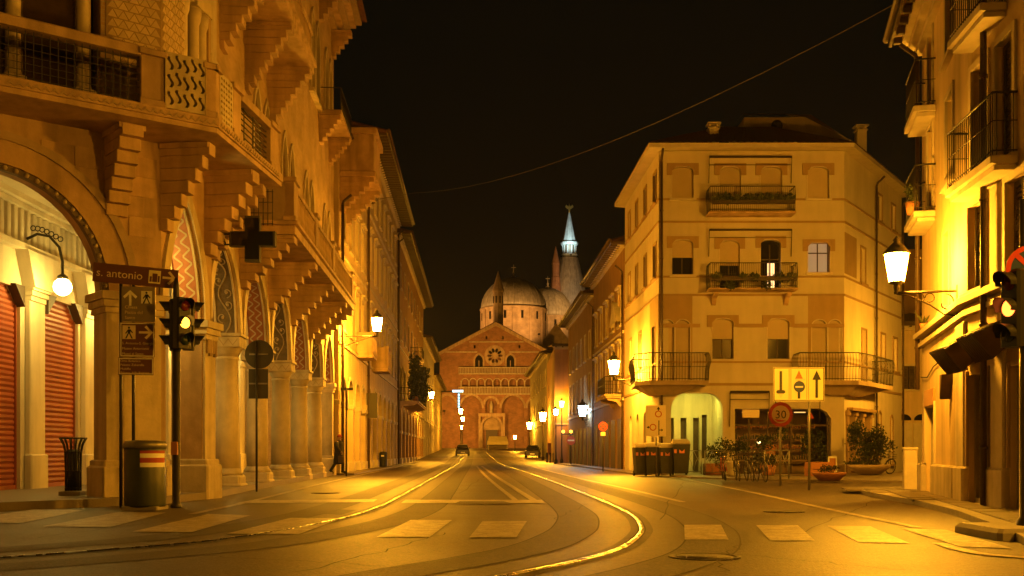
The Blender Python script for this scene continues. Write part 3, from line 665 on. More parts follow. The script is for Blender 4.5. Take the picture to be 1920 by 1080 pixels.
# ================================================================ houses: shared parts
def window(par, F, x, z0, wd, h, style='glass', arch=0., trim='trim_pale', tw=.13, dep=.16, sill=True, hood=False, pm='glass_dark'):
    """surround, frame, pane, and a blind or pair of shutters"""
    W_ = F @ T(x, 0, z0); top = round_top(0, wd, h - arch, 8, arch) if arch else [(-wd / 2, h), (wd / 2, h)]
    out = round_top(0, wd + 2 * tw, h - arch, 8, arch + tw) if arch else [(-wd / 2 - tw, h + tw), (wd / 2 + tw, h + tw)]
    t = MB(); t.plate([(-wd / 2, 0)] + list(top) + [(wd / 2, 0), (wd / 2 + tw, 0)] + list(out)[::-1] + [(-wd / 2 - tw, 0)], [], -.04, .02)
    if sill: t.cbox(-wd / 2 - tw - .08, wd / 2 + tw + .08, -.13, .05, -.12, 0, .015)
    if hood: t.cbox(-wd / 2 - tw - .12, wd / 2 + tw + .12, -.22, .0, h + tw + .12, h + tw + .26, .03); t.cbox(-wd / 2 - tw, wd / 2 + tw, -.08, 0, h + tw, h + tw + .12, .01)
    o = t.build('window', trim, par, W_)
    full = [(-wd / 2, 0)] + list(top) + [(wd / 2, 0)]
    if style != 'blind': MB().plate(full, [], dep + .04, dep + .06).build('pane', pm, o, W_)
    if style in ('glass', 'half', 'lit'):
        f = MB(); k = .05; hh = h - arch
        f.box(-wd / 2, -wd / 2 + k, dep, dep + .04, 0, hh); f.box(wd / 2 - k, wd / 2, dep, dep + .04, 0, hh); f.box(-k / 2, k / 2, dep, dep + .04, 0, hh); f.box(-wd / 2, wd / 2, dep - .004, dep + .036, hh * .66, hh * .66 + k); f.box(-wd / 2, wd / 2, dep - .004, dep + .036, 0, k)
        f.build('frame', 'wood_dark', o, W_)
    if style in ('blind', 'half'):
        b = 0 if style == 'blind' else h * .5
        pts = [(-wd / 2 + .01, b)] + [(a * .97, z) for a, z in top] + [(wd / 2 - .01, b)]
        s = MB(); s.plate(pts, [], dep - .06, dep - .03)
        s.build('blind', 'blind', o, W_)
    if style == 'shut':
        for sg in (-1, 1):
            s = MB(); x0, x1 = sorted((sg * .02, sg * (wd / 2 - .01))); s.plate(rect(x0, x1, .02, h - arch), [rect(x0 + .07, x1 - .07, .12, (h - arch) * .48), rect(x0 + .07, x1 - .07, (h - arch) * .54, h - arch - .1)], dep - .08, dep - .03)
            for k in range(int((h - arch) / .09)): s.box(x0 + .07, x1 - .07, dep - .06, dep - .045, .05 + .09 * k, .115 + .09 * k)
            s.build('shutter', 'wood_dark', o, W_)
    return o
def whole(x, z0, wd, h, arch=0.): return hole(round_top(x, wd, z0 + h - arch, 8, arch), z0) if arch else rect(x - wd / 2, x + wd / 2, z0, z0 + h)
def pipe(par, F, x, z0, z1, y=-.09, r=.055, m='pipe_brown'):
    b = MB(); b.tube([(x, y, z0), (x, y, z1)], r, 8)
    for k in range(int((z1 - z0) / 2.2)): b.lathe([(r + .02, 0), (r + .02, .05)], 8, x, y, z0 + 1 + 2.2 * k)
    b.tube([(x, y, z1), (x, y - .05, z1 + .15), (x, y - .4, z1 + .45)], r, 8); return b.build('downpipe', m, par, F)
def iron_balcony(par, F, x0, x1, z, out=.8, h=1.0, m='stone', bars=None, corb=True, bulge=.0, thick=.14):
    s = MB(); s.cbox(x0, x1, -out, 0, z - thick, z, .02); s.cbox(x0 + .06, x1 - .06, -out + .08, 0, z - thick - .1, z - thick, .02) if thick > .1 else None
    o = s.build('balcony', m, par, F)
    if corb:
        for x in (x0 + .35, x1 - .35):
            c = MB(); c.plate([(0, 0), (0, -.5), (-.15, -.42), (-.3, -.2), (-out * .8, -.1), (-out * .8, 0)], [], -.1, .1); c.build('corbel', m, o, F @ T(x, 0, z - thick - .1) @ RZ(R(90)))
    g = MB(); a, b, c = x0 + .05, x1 - .05, -out + .05
    for zz, r in ((z + h, .022), (z + .08, .014), (z + h * .55, .01)): g.tube([(a, 0, zz), (a, c, zz), (b, c, zz), (b, 0, zz)], r, 5)
    n = bars or max(3, int((b - a) / .12))
    def bar(x, y, dx, dy): g.tube([(x, y, z), (x + dx * bulge * .4, y + dy * bulge * .4, z + h * .3), (x + dx * bulge, y + dy * bulge, z + h * .6), (x + dx * bulge * .6, y + dy * bulge * .6, z + h * .9), (x, y, z + h)] if bulge else [(x, y, z), (x, y, z + h)], .009, 4)
    for i in range(n + 1): bar(a + (b - a) * i / n, c, 0, -1)
    k = max(2, int(out / .12))
    for i in range(k):
        for x, d in ((a, -1), (b, 1)): bar(x, c + (0 - c) * (i + .5) / k, d, 0)
    g.build('railing', 'iron', o, F); return o
def tiled_roof(par, F, x0, x1, y0, y1, z0, rise, m='roof_tile', fascia=True):
    """sloped roof of half-round tile rows over a boarded eave"""
    r = MB(); n = int((x1 - x0) / .55); prof = []
    for i in range(n * 2 + 1):
        x = x0 + (x1 - x0) * i / (2 * n); prof.append((x, .07 if i % 2 else 0))
    r.add([(x, y0, z0 + d) for x, d in prof] + [(x, y1, z0 + rise + d) for x, d in prof], [(i, i + 1, len(prof) + i + 1, len(prof) + i) for i in range(len(prof) - 1)])
    r.add([(x0, y0, z0 - .08), (x1, y0, z0 - .08), (x1, y1, z0 + rise - .08), (x0, y1, z0 + rise - .08)], [(3, 2, 1, 0)])
    o = r.build('roof', m, par, F)
    if fascia:
        b = MB(); b.box(x0, x1, y0 - .02, y0 + .05, z0 - .2, z0 - .0); b.tube([(x0, y0 - .09, z0 - .02), (x1, y0 - .09, z0 - .02)], .08, 6); b.build('gutter', 'pipe_brown', o, F)
        e = MB(); nn = int((x1 - x0) / .6)
        for i in range(nn): x = x0 + .3 + i * (x1 - x0 - .5) / max(nn - 1, 1); e.box(x, x + .12, y0 + .06, -.0, z0 - .26, z0 - .1)
        e.build('rafters', 'wood_dark', o, F)['kind'] = 'stuff'
    return o
def house(name, label, F, L, H, wm, rows, arc=None, eave=.9, rise=1.6, depth=9, trim='trim_pale', bands=(), back=True, ends=('plain', 'plain'), hood=False):
    root = thing(name, T(*(F @ Vector((0, 0, 0)))), label, 'building'); hs = []; tops = []
    for (z0, h, n, wd, st, ar, off) in rows:
        for i in range(n): hs.append(whole(off + (L - 2 * off) * (i + .5) / n, z0, wd, h, ar))
    if arc:
        n, zs, pw, dp = arc; wd = L / n - pw
        for i in range(n): tops.append(hole(round_top((i + .5) * L / n, wd, zs, 12), 0))
    MB().plate(notched(0, L, 0, H, tops), hs, 0, .4).build('wall', wm, root, F)
    if arc:
        for i in range(n):
            xc = (i + .5) * L / n
            MB().plate(band(round_top(xc, wd + .01, zs, 12), round_top(xc, wd + .4, zs, 12)), [], -.05, 0).build('arch_ring', 'trim_pale', root, F)
        for i in range(n + 1):
            xc = min(max(i * L / n, pw / 2), L - pw / 2); p = MB(); p.cbox(xc - pw / 2 - .06, xc + pw / 2 + .06, -.08, .46, 0, .55, .03); p.build('pier_base', 'trim_pale', root, F); p = MB(); p.cbox(xc - pw / 2 - .05, xc + pw / 2 + .05, -.07, .45, zs - .22, zs, .02); p.build('pier_cap', 'trim_pale', root, F)
        MB().box(0, L, dp, dp + .1, 0, zs + wd / 2 + .4).build('portico_wall', 'plaster_white', root, F)
        MB().box(0, L, .4, dp, zs + wd / 2 + .3, zs + wd / 2 + .4).build('portico_ceiling', 'plaster_white', root, F)
        for i in range(n): d = MB(); xc = (i + .5) * L / n; d.plate(rect(xc - .7, xc + .7, 0, 2.7), [rect(xc - .6, xc - .05, .3, 2.5), rect(xc + .05, xc + .6, .3, 2.5)], dp - .06, dp - .004); d.build('shop_door', 'wood_dark', root, F); MB().box(xc - .62, xc + .62, dp - .03, dp - .01, .2, 2.55).build('shop_glass', 'glass_dark', root, F)
    for (z0, h, n, wd, st, ar, off) in rows:
        for i in range(n):
            s_ = st if isinstance(st, str) else st[i % len(st)]
            window(root, F, off + (L - 2 * off) * (i + .5) / n, z0, wd, h, s_, ar, trim, hood=hood)
    for z in bands: MB().cbox(0, L, -.1, 0, z, z + .16, .03).build('string_course', trim, root, F)
    MB().box(0, .35, .4, depth, 0, H).build('end_wall', wm, root, F); MB().box(L - .35, L, .4, depth, 0, H).build('end_wall', wm, root, F)
    if not arc: MB().box(.35, L - .35, .8, .9, 0, H).build('inner_wall', 'void', root, F)
    else: MB().box(.35, L - .35, .8, .9, zs + wd / 2 + .45, H).build('inner_wall', 'void', root, F)
    c = MB(); c.cbox(-.05, L + .05, -.22, .1, H - .3, H - .12, .03); c.cbox(-.1, L + .1, -.34, .1, H - .12, H + .02, .03); c.build('cornice', trim, root, F)
    tiled_roof(root, F, -.25, L + .25, -eave, depth * .6, H + .12, rise)
    return root

# ---------------------------------------------------------------- left row
def LF(z): return frame(-6.3 - .035 * z, z, -.035, 1)
h2a = house('house', 'low ochre arcaded house beside the palazzo, lit yellow by the street lamp', LF(49.4), 12.4, 15.6, 'plaster_ochre', [(6.9, 2.5, 4, 1.1, 'shut', 0, .4), (11.2, 2.2, 4, 1.0, 'shut', 0, .4)], arc=(4, 3.5, .75, 3.8), bands=(6.1, 10.4), hood=True, eave=.5)
F2 = LF(49.4)
# stone bay on stepped corbels at its near end
b = MB(); b.cbox(.2, 3.6, -1.7, 0, 13.9, 14.15, .03); b.cbox(.35, 3.45, -1.6, 0, 14.15, 15.9, .03); b.cbox(.2, 3.6, -1.75, 0, 15.9, 16.2, .04); bay = b.build('bay', 'stone', h2a, F2)
for s in (.6, 3.2):
    c = MB()
    for k in range(7): c.cbox(s - .25, s + .25, -1.6 * (k + 1) / 7, 0, 12.3 + .23 * k, 12.3 + .23 * (k + 1) - .004, .015)
    c.build('corbel', 'stone', bay, F2)
pipe(h2a, F2, -.1, .1, 12.5, -.2, .07)
bs = MB(); bs.cbox(7.4, 9.6, -.9, 0, 6.1, 6.3, .03); bs.plate(rect(7.4, 9.6, 6.3, 7.35), [[(7.55 + .22 * i, 6.5), (7.68 + .22 * i, 6.5), (7.68 + .22 * i, 7.15), (7.55 + .22 * i, 7.15)] for i in range(9)], -.9, -.78); bs.cbox(7.35, 9.65, -.95, -.72, 7.35, 7.5, .02)
bs.cbox(7.4, 7.55, -.9, 0, 6.3, 7.45, .02); bs.build('balcony', 'stone', h2a, F2)
h2b = house('house', 'tall ochre house with pedimented windows and deep rafter eaves, left row', LF(61.9), 25, 19.6, 'plaster_ochre', [(6.9, 2.8, 7, 1.15, 'shut', 0, .6), (11.6, 2.5, 7, 1.1, 'shut', 0, .6), (16, 1.8, 7, 1.0, 'shut', 0, .6)], arc=(7, 3.5, .8, 3.8), bands=(6.1, 10.8, 15.2), hood=True, eave=1.25)
F2b = LF(61.9); pipe(h2b, F2b, .3, .1, 18.6, -.12, .075); pipe(h2b, F2b, 24.6, .1, 18.6, -.12, .075)
bs = MB(); bs.cbox(3.4, 5.8, -1.0, 0, 6.0, 6.2, .03); bs.plate(rect(3.4, 5.8, 6.2, 7.4), [[(3.55 + .25 * i, 6.4), (3.7 + .25 * i, 6.4), (3.7 + .25 * i, 7.2), (3.55 + .25 * i, 7.2)] for i in range(9)], -1.0, -.86); bs.cbox(3.35, 5.85, -1.06, -.8, 7.4, 7.55, .02)
bs.plate([(0, 6.2), (0, 7.45), (.9, 7.45), (.9, 6.2)], [[(.2 + .2 * i, 6.4 + .35 * j), (.3 + .2 * i, 6.4 + .35 * j), (.3 + .2 * i, 6.6 + .35 * j), (.2 + .2 * i, 6.6 + .35 * j)] for i in range(3) for j in range(3)], 0, .12) if False else None
bs.cbox(3.4, 3.55, -.95, 0, 6.2, 7.5, .02); bs.build('balcony', 'stone', h2b, F2b)
h3 = house('house', 'brown house with a long plant-filled balcony, beyond the tall ochre house', LF(87.2), 44, 19.0, 'plaster_rust', [(5.6, 2.6, 8, 1.2, 'shut', 0, 1), (10.6, 2.4, 8, 1.2, 'shut', 0, 1), (15, 2.0, 8, 1.1, 'shut', 0, 1)], arc=(9, 2.9, 1.0, 3), bands=(5.1, 9.8), eave=1.1)
F3 = LF(87.2); iron_balcony(h3, F3, 1.0, 15, 5.3, 1.7, 1.1, bars=50); iron_balcony(h3, F3, 17, 21, 10.3, 1.2, 1.0, bars=18); pipe(h3, F3, .4, .1, 18.2)
h4 = house('house', 'pale low house with arched windows at the far left end of the street', LF(131.4), 34, 15.2, 'plaster_white', [(5.6, 2.6, 6, 1.3, 'glass', .6, 1), (10.6, 2.4, 6, 1.2, 'glass', .6, 1)], arc=(6, 3.2, 1.2, 3), bands=(5, 9.8), eave=1.0)
h5 = house('house', 'far ochre house end closing the left row before the church', LF(165.6), 40, 13, 'plaster_ochre', [(5.6, 2.4, 7, 1.2, 'shut', 0, 1), (9.8, 2, 7, 1.2, 'shut', 0, 1)], bands=(5,), eave=.8)

# ---------------------------------------------------------------- right row beyond the corner house
def RF(z, l): return frame(8.45 - .035 * (z + l), z + l, .035, -1)
r3a = house('house', 'narrow brown house with tall ornate windows right of the church', RF(60.2, 15.6), 15.6, 12.9, 'plaster_rust', [(4.6, 2.6, 5, 1.0, 'shut', 0, .5), (8.4, 1.9, 5, .95, 'shut', 0, .5)], bands=(4.0, 7.8), eave=.8, hood=True)
FR3 = RF(60.2, 15.6); iron_balcony(r3a, FR3, 10.6, 14.6, 4.4, 1.0, 1.0, bars=24)
d = MB(); [d.box(.9 + 3 * i, 2.7 + 3 * i, -.03, .02, 0, 3.0) for i in range(5)]; d.build('shopfront', 'wood_dark', r3a, FR3)
tw_ = MB(); tw_.add([(11.2, -.3, 8.6), (14.4, -.3, 8.6), (12.8, -.3, 9.9), (11.2, .4, 8.6), (14.4, .4, 8.6), (12.8, .4, 9.9)], [(0, 1, 2), (0, 2, 5, 3), (2, 1, 4, 5)]); tw_.build('pediment', 'plaster_white', r3a, FR3)
pipe(r3a, FR3, 15.3, .1, 11.2); pipe(r3a, FR3, .4, .1, 11.2)
r3b = house('house', 'dark ochre house beside the white wall lantern, right row', RF(76.2, 20), 20, 12.4, 'plaster_rust', [(4.4, 2.4, 6, 1.0, 'shut', 0, .5), (8.0, 1.9, 6, .95, 'shut', 0, .5)], bands=(3.9,), eave=.8)
FR3b = RF(76.2, 20); d = MB(); [d.box(.9 + 3.2 * i, 2.9 + 3.2 * i, -.03, .02, 0, 2.9) for i in range(6)]; d.build('shopfront', 'wood_dark', r3b, FR3b)
r3c = house('house', 'low house end wall facing down the street right of the church', frame(3.95, 99, 1, 0), 5, 10.9, 'plaster_rust', [(6.6, 1.6, 1, .9, 'shut', 0, .5)], bands=(3.6,), eave=.6, rise=1.2, depth=22)
ch = MB(); ch.cbox(2.2, 3.2, 2, 3, 11, 13.4, .04); ch.cbox(2.1, 3.3, 1.9, 3.1, 13.4, 13.6, .03); ch.build('chimney', 'plaster_brown', r3c, frame(3.95, 99, 1, 0))
r3d = house('house', 'far narrow house beside the church square, right row end', RF(124, 38), 38, 12.6, 'plaster_grey', [(5.4, 2.2, 8, 1.0, 'shut', 0, .5), (9.0, 1.9, 8, .95, 'shut', 0, .5)], bands=(4.4,), eave=.8)

# ================================================================ corner house with cut corners
OK = .0245
FO = frame(6.74, 49, 1, 0); FOL = frame(6.74 - .035 * 11, 60, .035, -1); FOR = frame(15.266, 49, .67, 1)
sx = lambda x: (x - 1235) * OK
zy = lambda y: CAM_H + (HZ - y) * OK
och = thing('corner_house', T(6.74, 49, 0), 'cream four-storey corner house with cut corners, iron balconies and a shop below', 'building')
EH = zy(283); LW = 8.526
wins = []   # (s, z0, w, h, style, arch)
for x, st in ((1280, 'blind'), (1369, 'blind'), (1446, 'blind'), (1534, 'blind')): wins.append((sx(x), zy(372), .98, 1.45 if x in (1280, 1534) else 1.45, st, .2))
wins += [(sx(1280), zy(515), .98, 1.6, 'half', .2), (sx(1535), zy(511), 1.0, 1.36, 'glass', 0)]
wins += [(sx(1368), zy(543), .92, 2.25, 'half', .2), (sx(1445), zy(543), .92, 2.3, 'lit', .2)]
wins += [(sx(1355), zy(673), .98, 1.85, 'half', .2), (sx(1459), zy(673), 1.0, 1.85, 'half', .2)]
wins += [(sx(1246) + .12, zy(712), .62, 2.75, 'blind', .3), (sx(1280), zy(712), .66, 2.75, 'blind', .3), (sx(1536), zy(712), .68, 2.75, 'blind', .3), (sx(1565), zy(712), .6, 2.75, 'blind', .3)]
passage = [(sx(1258), 0)] + [(sx(1258) + .0 + .7 * (1 - math.cos(a)), zy(737) - .75 + .75 * math.sin(a)) for a in [R(15 * i) for i in range(0, 7)]] + [(sx(1355) - .7 * (1 - math.cos(a)), zy(737) - .75 + .75 * math.sin(a)) for a in [R(15 * i) for i in range(6, -1, -1)]] + [(sx(1355), 0)]
shop = [(sx(1378), 0), (sx(1378), 3.05), (sx(1558) - .5, 3.05), (sx(1558) - .2, 2.9), (sx(1558), 2.6), (sx(1558), 0)]
hs = [whole(a, b, c, d, e) for a, b, c, d, st, e in wins]
MB().plate(notched(0, LW, 0, EH, [passage, shop]), hs, 0, .45).build('wall', 'plaster_cream', och, FO)
LL = 11.0; LRt = 10.4
lw = [(10.0, zy(372), .8, 1.4, 'shut'), (7.2, zy(372), .8, 1.4, 'shut'), (4.4, zy(372), .8, 1.4, 'shut'), (10.0, zy(515), .8, 1.55, 'shut'), (7.2, zy(515), .8, 1.55, 'shut'), (4.4, zy(515), .8, 1.55, 'shut'), (9.7, zy(712), .8, 2.6, 'shut'), (5.5, zy(673), .8, 1.8, 'shut'), (2.2, zy(673), .8, 1.8, 'shut'), (1.8, zy(372), .8, 1.4, 'shut'), (1.8, zy(515), .8, 1.55, 'shut')]
la = [hole(round_top(x, .9, 2.6, 8), .0) for x in (2.2, 4.6, 7.0, 9.4)]
MB().plate(notched(0, LL, 0, EH, la), [whole(a, b, c, d) for a, b, c, d, e in lw], 0, .45).build('wall', 'plaster_cream', och, FOL)
rw = [(3.2, zy(712), .8, 2.6, 'blind'), (6.0, zy(372), .8, 1.35, 'shut'), (8.6, zy(372), .8, 1.35, 'shut'), (3.0, zy(515), .8, 1.7, 'blind'), (6.6, zy(673), .85, 1.75, 'blind'), (9.0, zy(673), .85, 1.75, 'blind'), (8.3, .45, .45, 2.5, 'glass'), (6.0, .9, .45, 2.2, 'glass')]
rshop = [(.5, 0), (.5, 2.95), (4.2, 2.95), (4.2, 0)]
MB().plate(notched(0, LRt, 0, EH, [rshop]), [whole(a, b, c, d, .22 if b < 1 else 0) for a, b, c, d, e in rw], 0, .45).build('wall', 'plaster_cream', och, FOR)
for F, L in ((FO, LW), (FOL, LL), (FOR, LRt)):
    MB().box(.5, L - .5, .8, .9, 4.2, EH).build('inner_wall', 'void', och, F)
    for z, t in ((zy(372), .09), (zy(414), .1), (zy(517), .09), (zy(551), .1), (zy(677), .09), (zy(718), .12)):
        MB().cbox(-.02, L + .02, -.05, .0, z - t, z, .012).build('string_course', 'trim_brown', och, F)
for a, b in ((.0, sx(1335) - .55), (sx(1375) + .15, sx(1438) - .15), (sx(1480) + .15, LW)):
    MB().cbox(a, b, -.042, .0, zy(614), zy(607), .012).build('string_course', 'trim_brown', och, FO)
# brown painted fields round the corner windows
for F, x0, x1, hx in ((FO, 0.02, sx(1298), (wins[10], wins[11])), (FO, sx(1515), LW - .02, (wins[12], wins[13]))):
    MB().plate(rect(x0, x1, zy(712), zy(553)), [whole(a, b, c, d, e) for a, b, c, d, st, e in hx], -.02, 0).build('painted_field', 'plaster_brown', och, F)
MB().plate(rect(8.6, LL - .02, zy(712), zy(553)), [whole(9.7, zy(712), .8, 2.6)], -.02, 0).build('painted_field', 'plaster_brown', och, FOL)
MB().plate(rect(.02, 1.9, zy(553) + 1.0, zy(553) + 2.9), [], -.02, 0).build('painted_field', 'plaster_brown', och, FOR)
def hood_trim(F, x, ztop, wd):
    t = MB(); a = wd / 2; t.plate([(-a - .24, -.42), (-a - .24, .12), (a + .24, .12), (a + .24, -.42), (a, -.42), (a, -.22), (a - .18, -.02), (-a + .18, -.02), (-a, -.22), (-a, -.42)], [], -.055, -.0)
    t.build('hood_mould', 'trim_brown', och, F @ T(x, 0, ztop))
for i, (a, b, c, d_, st, e) in enumerate(wins):
    o = window(och, FO, a, b, c, d_, st, e, 'plaster_cream', .04, .2, sill=(i < 6), pm='pane_blue_glow' if i == 5 else 'glass_dark')  # one pane has a faint bluish emission, the rest are dark glass
    if i < 10: hood_trim(FO, a, b + d_ + .04, c)
for a, b, c, d_, st in lw: window(och, FOL, a, b, c, d_, st, 0, 'trim_brown', .1, .2)
for a, b, c, d_, st in rw: window(och, FOR, a, b, c, d_, st, .22 if b < 1 else 0, 'trim_brown', .08, .2)
# lit room behind one balcony door
MB().box(sx(1441), sx(1454), .222, .232, zy(541), zy(492)).build('lit_room', 'lit_room', och, FO)
# awning frames
for x0, x1, y0, y1 in ((1328, 1482, 297, 345), (1328, 1482, 433, 482), (1367, 1440, 735, 800), (1452, 1535, 735, 790)):
    a = MB(); a.tube([(sx(x0), -.25, zy(y0)), (sx(x1), -.25, zy(y0))], .05, 8)
    for x in (x0, x1): a.tube([(sx(x), -.25, zy(y0)), (sx(x), -.12, zy(y1))], .02, 6)
    a.tube([(sx(x0), -.2, zy(y0) - .35), (sx(x1), -.2, zy(y0) - .35)], .015, 5); a.build('awning_frame', 'iron_brown', och, FO)
# flat balconies with flower boxes
def leaves(n, r, box, size, seed):
    rnd = random.Random(seed); b = MB()
    for _ in range(n):
        while True:
            p = Vector((rnd.uniform(-1, 1), rnd.uniform(-1, 1), rnd.uniform(-1, 1)))
            if p.length < 1: break
        p = Vector((p.x * box[0], p.y * box[1], p.z * box[2])); d = Vector((rnd.gauss(0, 1), rnd.gauss(0, 1), rnd.gauss(.3, 1))).normalized()
        u = d.cross(Vector((rnd.random(), rnd.random(), 1.1))).normalized(); s = size * rnd.uniform(.6, 1.3); v = d * s
        b.add([p - u * s * .3 + v * .3, p, p + u * s * .3 + v * .3, p + v], [(0, 1, 2, 3)])
    return b
for (x0, x1, y1, nm, seed) in ((1323, 1483, 404, 8, 1), (1323, 1487, 545, 7, 2)):
    bo = iron_balcony(och, FO, sx(x0), sx(x1), zy(y1), .95, 1.12, 'stone', 42, seed == 2, .05, .08)
    tr = MB(); tr.box(sx(x0) + .1, sx(x1) - .1, -1.1, -.95, zy(y1) + .3, zy(y1) + .46); tr.build('flower_box', 'iron_brown', bo, FO)
    for k in range(nm):
        lm = leaves(150, 1, (.26, .17, .2), .13, seed * 20 + k); lm.build('flower_plant', 'leaf_a' if k % 2 else 'leaf_b', bo, FO @ T(sx(x0) + .35 + k * (sx(x1) - sx(x0) - .7) / (nm - 1), -1.02, zy(y1) + (.55 if seed == 1 else .45 - .35 * (k % 3 == 1))))
# corner balconies that wrap round
def wrap_balcony(pts, z, h=1.25):
    """slab over plan points (outer edge first, wall edge last), iron railing along the outer edge"""
    n = len(pts[0]) ; outer, wall = pts; P = outer + wall
    b = MB(); m = len(P); b.add([(p[0], p[1], z - .2) for p in P] + [(p[0], p[1], z) for p in P], [tuple(range(m))[::-1], tuple(range(m, 2 * m))] + [(i, (i + 1) % m, m + (i + 1) % m, m + i) for i in range(m)])
    c = sum((Vector((p[0], p[1], 0)) for p in P), Vector()) / m
    b.add([((p[0] - c.x) * .86 + c.x, (p[1] - c.y) * .86 + c.y, z - .2) for p in P] + [((p[0] - wall[0][0]) * .35 + wall[0][0], (p[1] - wall[0][1]) * .35 + wall[0][1], z - .62) for p in P], [tuple(range(m, 2 * m))[::-1]] + [(i, (i + 1) % m, m + (i + 1) % m, m + i) for i in range(m)])
    o = b.build('balcony', 'stone_dark', och, I4); g = MB()
    for zz, r in ((z + h, .025), (z + h * .5, .014), (z + .08, .016)): g.tube([(p[0], p[1], zz) for p in outer], r, 5)
    for i in range(len(outer) - 1):
        a, d = Vector((*outer[i], 0)), Vector((*outer[i + 1], 0)); k = max(2, int((d - a).length / .13)); nn = Vector(((d - a).y, -(d - a).x, 0)).normalized()
        if nn.dot(c - a) > 0: nn = -nn
        for j in range(k + 1):
            p = a.lerp(d, j / k); g.tube([p + Vector((0, 0, z)), p + nn * .02 + Vector((0, 0, z + h * .4)), p + nn * .11 + Vector((0, 0, z + h * .7)), p + nn * .06 + Vector((0, 0, z + h * .92)), p + Vector((0, 0, z + h))], .010, 4)
    g.build('railing', 'iron', o, I4); return o
zb = zy(716)
wrap_balcony(([(8.85, 49), (8.85, 48.0), (6.2, 48.0), (5.62, 48.7), (5.75, 51.6), (6.65, 51.6)], [(6.74, 49.02)]), zb)
qr = lambda k, o: tuple((FOR @ Vector((k, -o, 0)))[:2])
wrap_balcony(([(12.95, 49), (12.95, 48.0), (15.6, 48.0), qr(.9, 1.0), qr(4.6, 1.0), qr(4.6, 0)], [(15.266, 49.02)]), zb)
# ground floor: passage with lit walls, shop with glazing and shelves
pw = MB(); pw.plate(rect(.2, 3.3, 0, 4.2), [rect(.95 + .62 * i, 1.25 + .62 * i, .05, 2.75) for i in range(3)] + [rect(2.62, 2.88, .75, 2.9)], 3.6, 3.9)
pw.box(.15, .3, .45, 3.6, 0, 4.2); pw.box(3.1, 3.3, .45, 3.6, 0, 4.2); pw.box(.15, 3.3, .45, 3.9, 4.05, 4.2); pw.build('passage_wall', 'plaster_white', och, FO)
pd = MB(); pd.box(.3, 3.1, 3.86, 3.95, 0, 3); pd.build('passage_door', 'wood_dark', och, FO)
glow('passage_lamp', (.88, .80, .10), 75)
lp = MB(); lp.box(1.1, 2.6, 1.6, 1.75, 3.93, 4.0); lp.build('passage_light', 'passage_lamp', och, FO)
sb_ = MB(); sb_.box(sx(1375), sx(1560), 3.4, 3.5, 0, 3.2); sb_.box(sx(1375), sx(1560), .45, 3.4, 3.06, 3.2); sb_.build('shop_interior', 'plaster_brown', och, FO)
sf = MB()
for x in (1378, 1405, 1440, 1484, 1520, 1553): sf.box(sx(x), sx(x) + .07, .22, .3, 0, 2.95)
for z in (.0, .55, 2.25): sf.box(sx(1378), sx(1558), .225, .295, z, z + .08)
sf.build('shopfront', 'wood_dark', och, FO)
for k in range(4):
    s_ = MB(); s_.box(sx(1385), sx(1555), 1.3, 1.6, .7 + .48 * k, .73 + .48 * k); so = s_.build('shelf', 'wood_dark', och, FO)
    it = MB(); rnd = random.Random(k)
    for i in range(34):
        x = sx(1388) + i * .115; hh = rnd.uniform(.1, .3); it.lathe([(.035, 0), (.04, hh * .6), (.015, hh * .75), (.015, hh)], 6, x, 1.4, .73 + .48 * k)
    it.build('goods', rnd.choice(('pot_white', 'terracotta', 'leaf_b')), so, FO)['kind'] = 'stuff'
sl_ = MB(); sl_.ball((sx(1430), .8, zy(829)), .07, 8, 6); sl_.build('shop_light', 'shop_lamp', och, FO)
for x in (1400, 1500): b_ = MB(); b_.box(sx(x), sx(x) + .5, .9, 1.05, 2.9, 2.94); b_.build('shop_light', 'window_lit', och, FO)
nb = MB(); nb.box(sx(1393), sx(1425), .12, .18, zy(783), zy(768)); nb.build('shop_sign', 'sign_pale', och, FO)
pb = MB(); pb.plate([(0, 0), (.36, 0), (.18, .31)], [], .14, .16); pb.build('warning_triangle', 'sign_red', och, FO @ T(sx(1514), 0, zy(785)))
pn = MB(); pn.box(sx(1436), sx(1455), .12, .15, zy(853), zy(834)); pn.build('shop_notice', 'sign_orange', och, FO)
cr = MB()
for x in (.35, 1.6, 2.9, 4.2): cr.cbox(x - .14, x + .14, -.1, .3, 0, 3.0, .03); cr.cbox(x - .2, x + .2, -.16, .34, 2.75, 2.97, .03)
cr.build('shop_pillar', 'trim_brown', och, FOR); MB().box(.5, 4.2, .35, .38, 0, 2.95).build('shop_glass', 'glass_dark', och, FOR)
MB().cbox(.4, 4.4, -.3, .05, 2.98, 3.12, .02).build('shop_cornice', 'trim_brown', och, FOR)
for a, b in ((0, sx(1258)), (sx(1355), sx(1378)), (sx(1558), LW)): MB().cbox(a - .02, b + .02, -.06, .47, 0, .5, .03).build('plinth', 'stone_dark', och, FO)
pipe(och, FO, .12, .1, EH - .5, -.16); pipe(och, FOR, 5.0, .1, EH - .6, -.12); pipe(och, FOR, LRt - .15, .1, EH - .6, -.12)
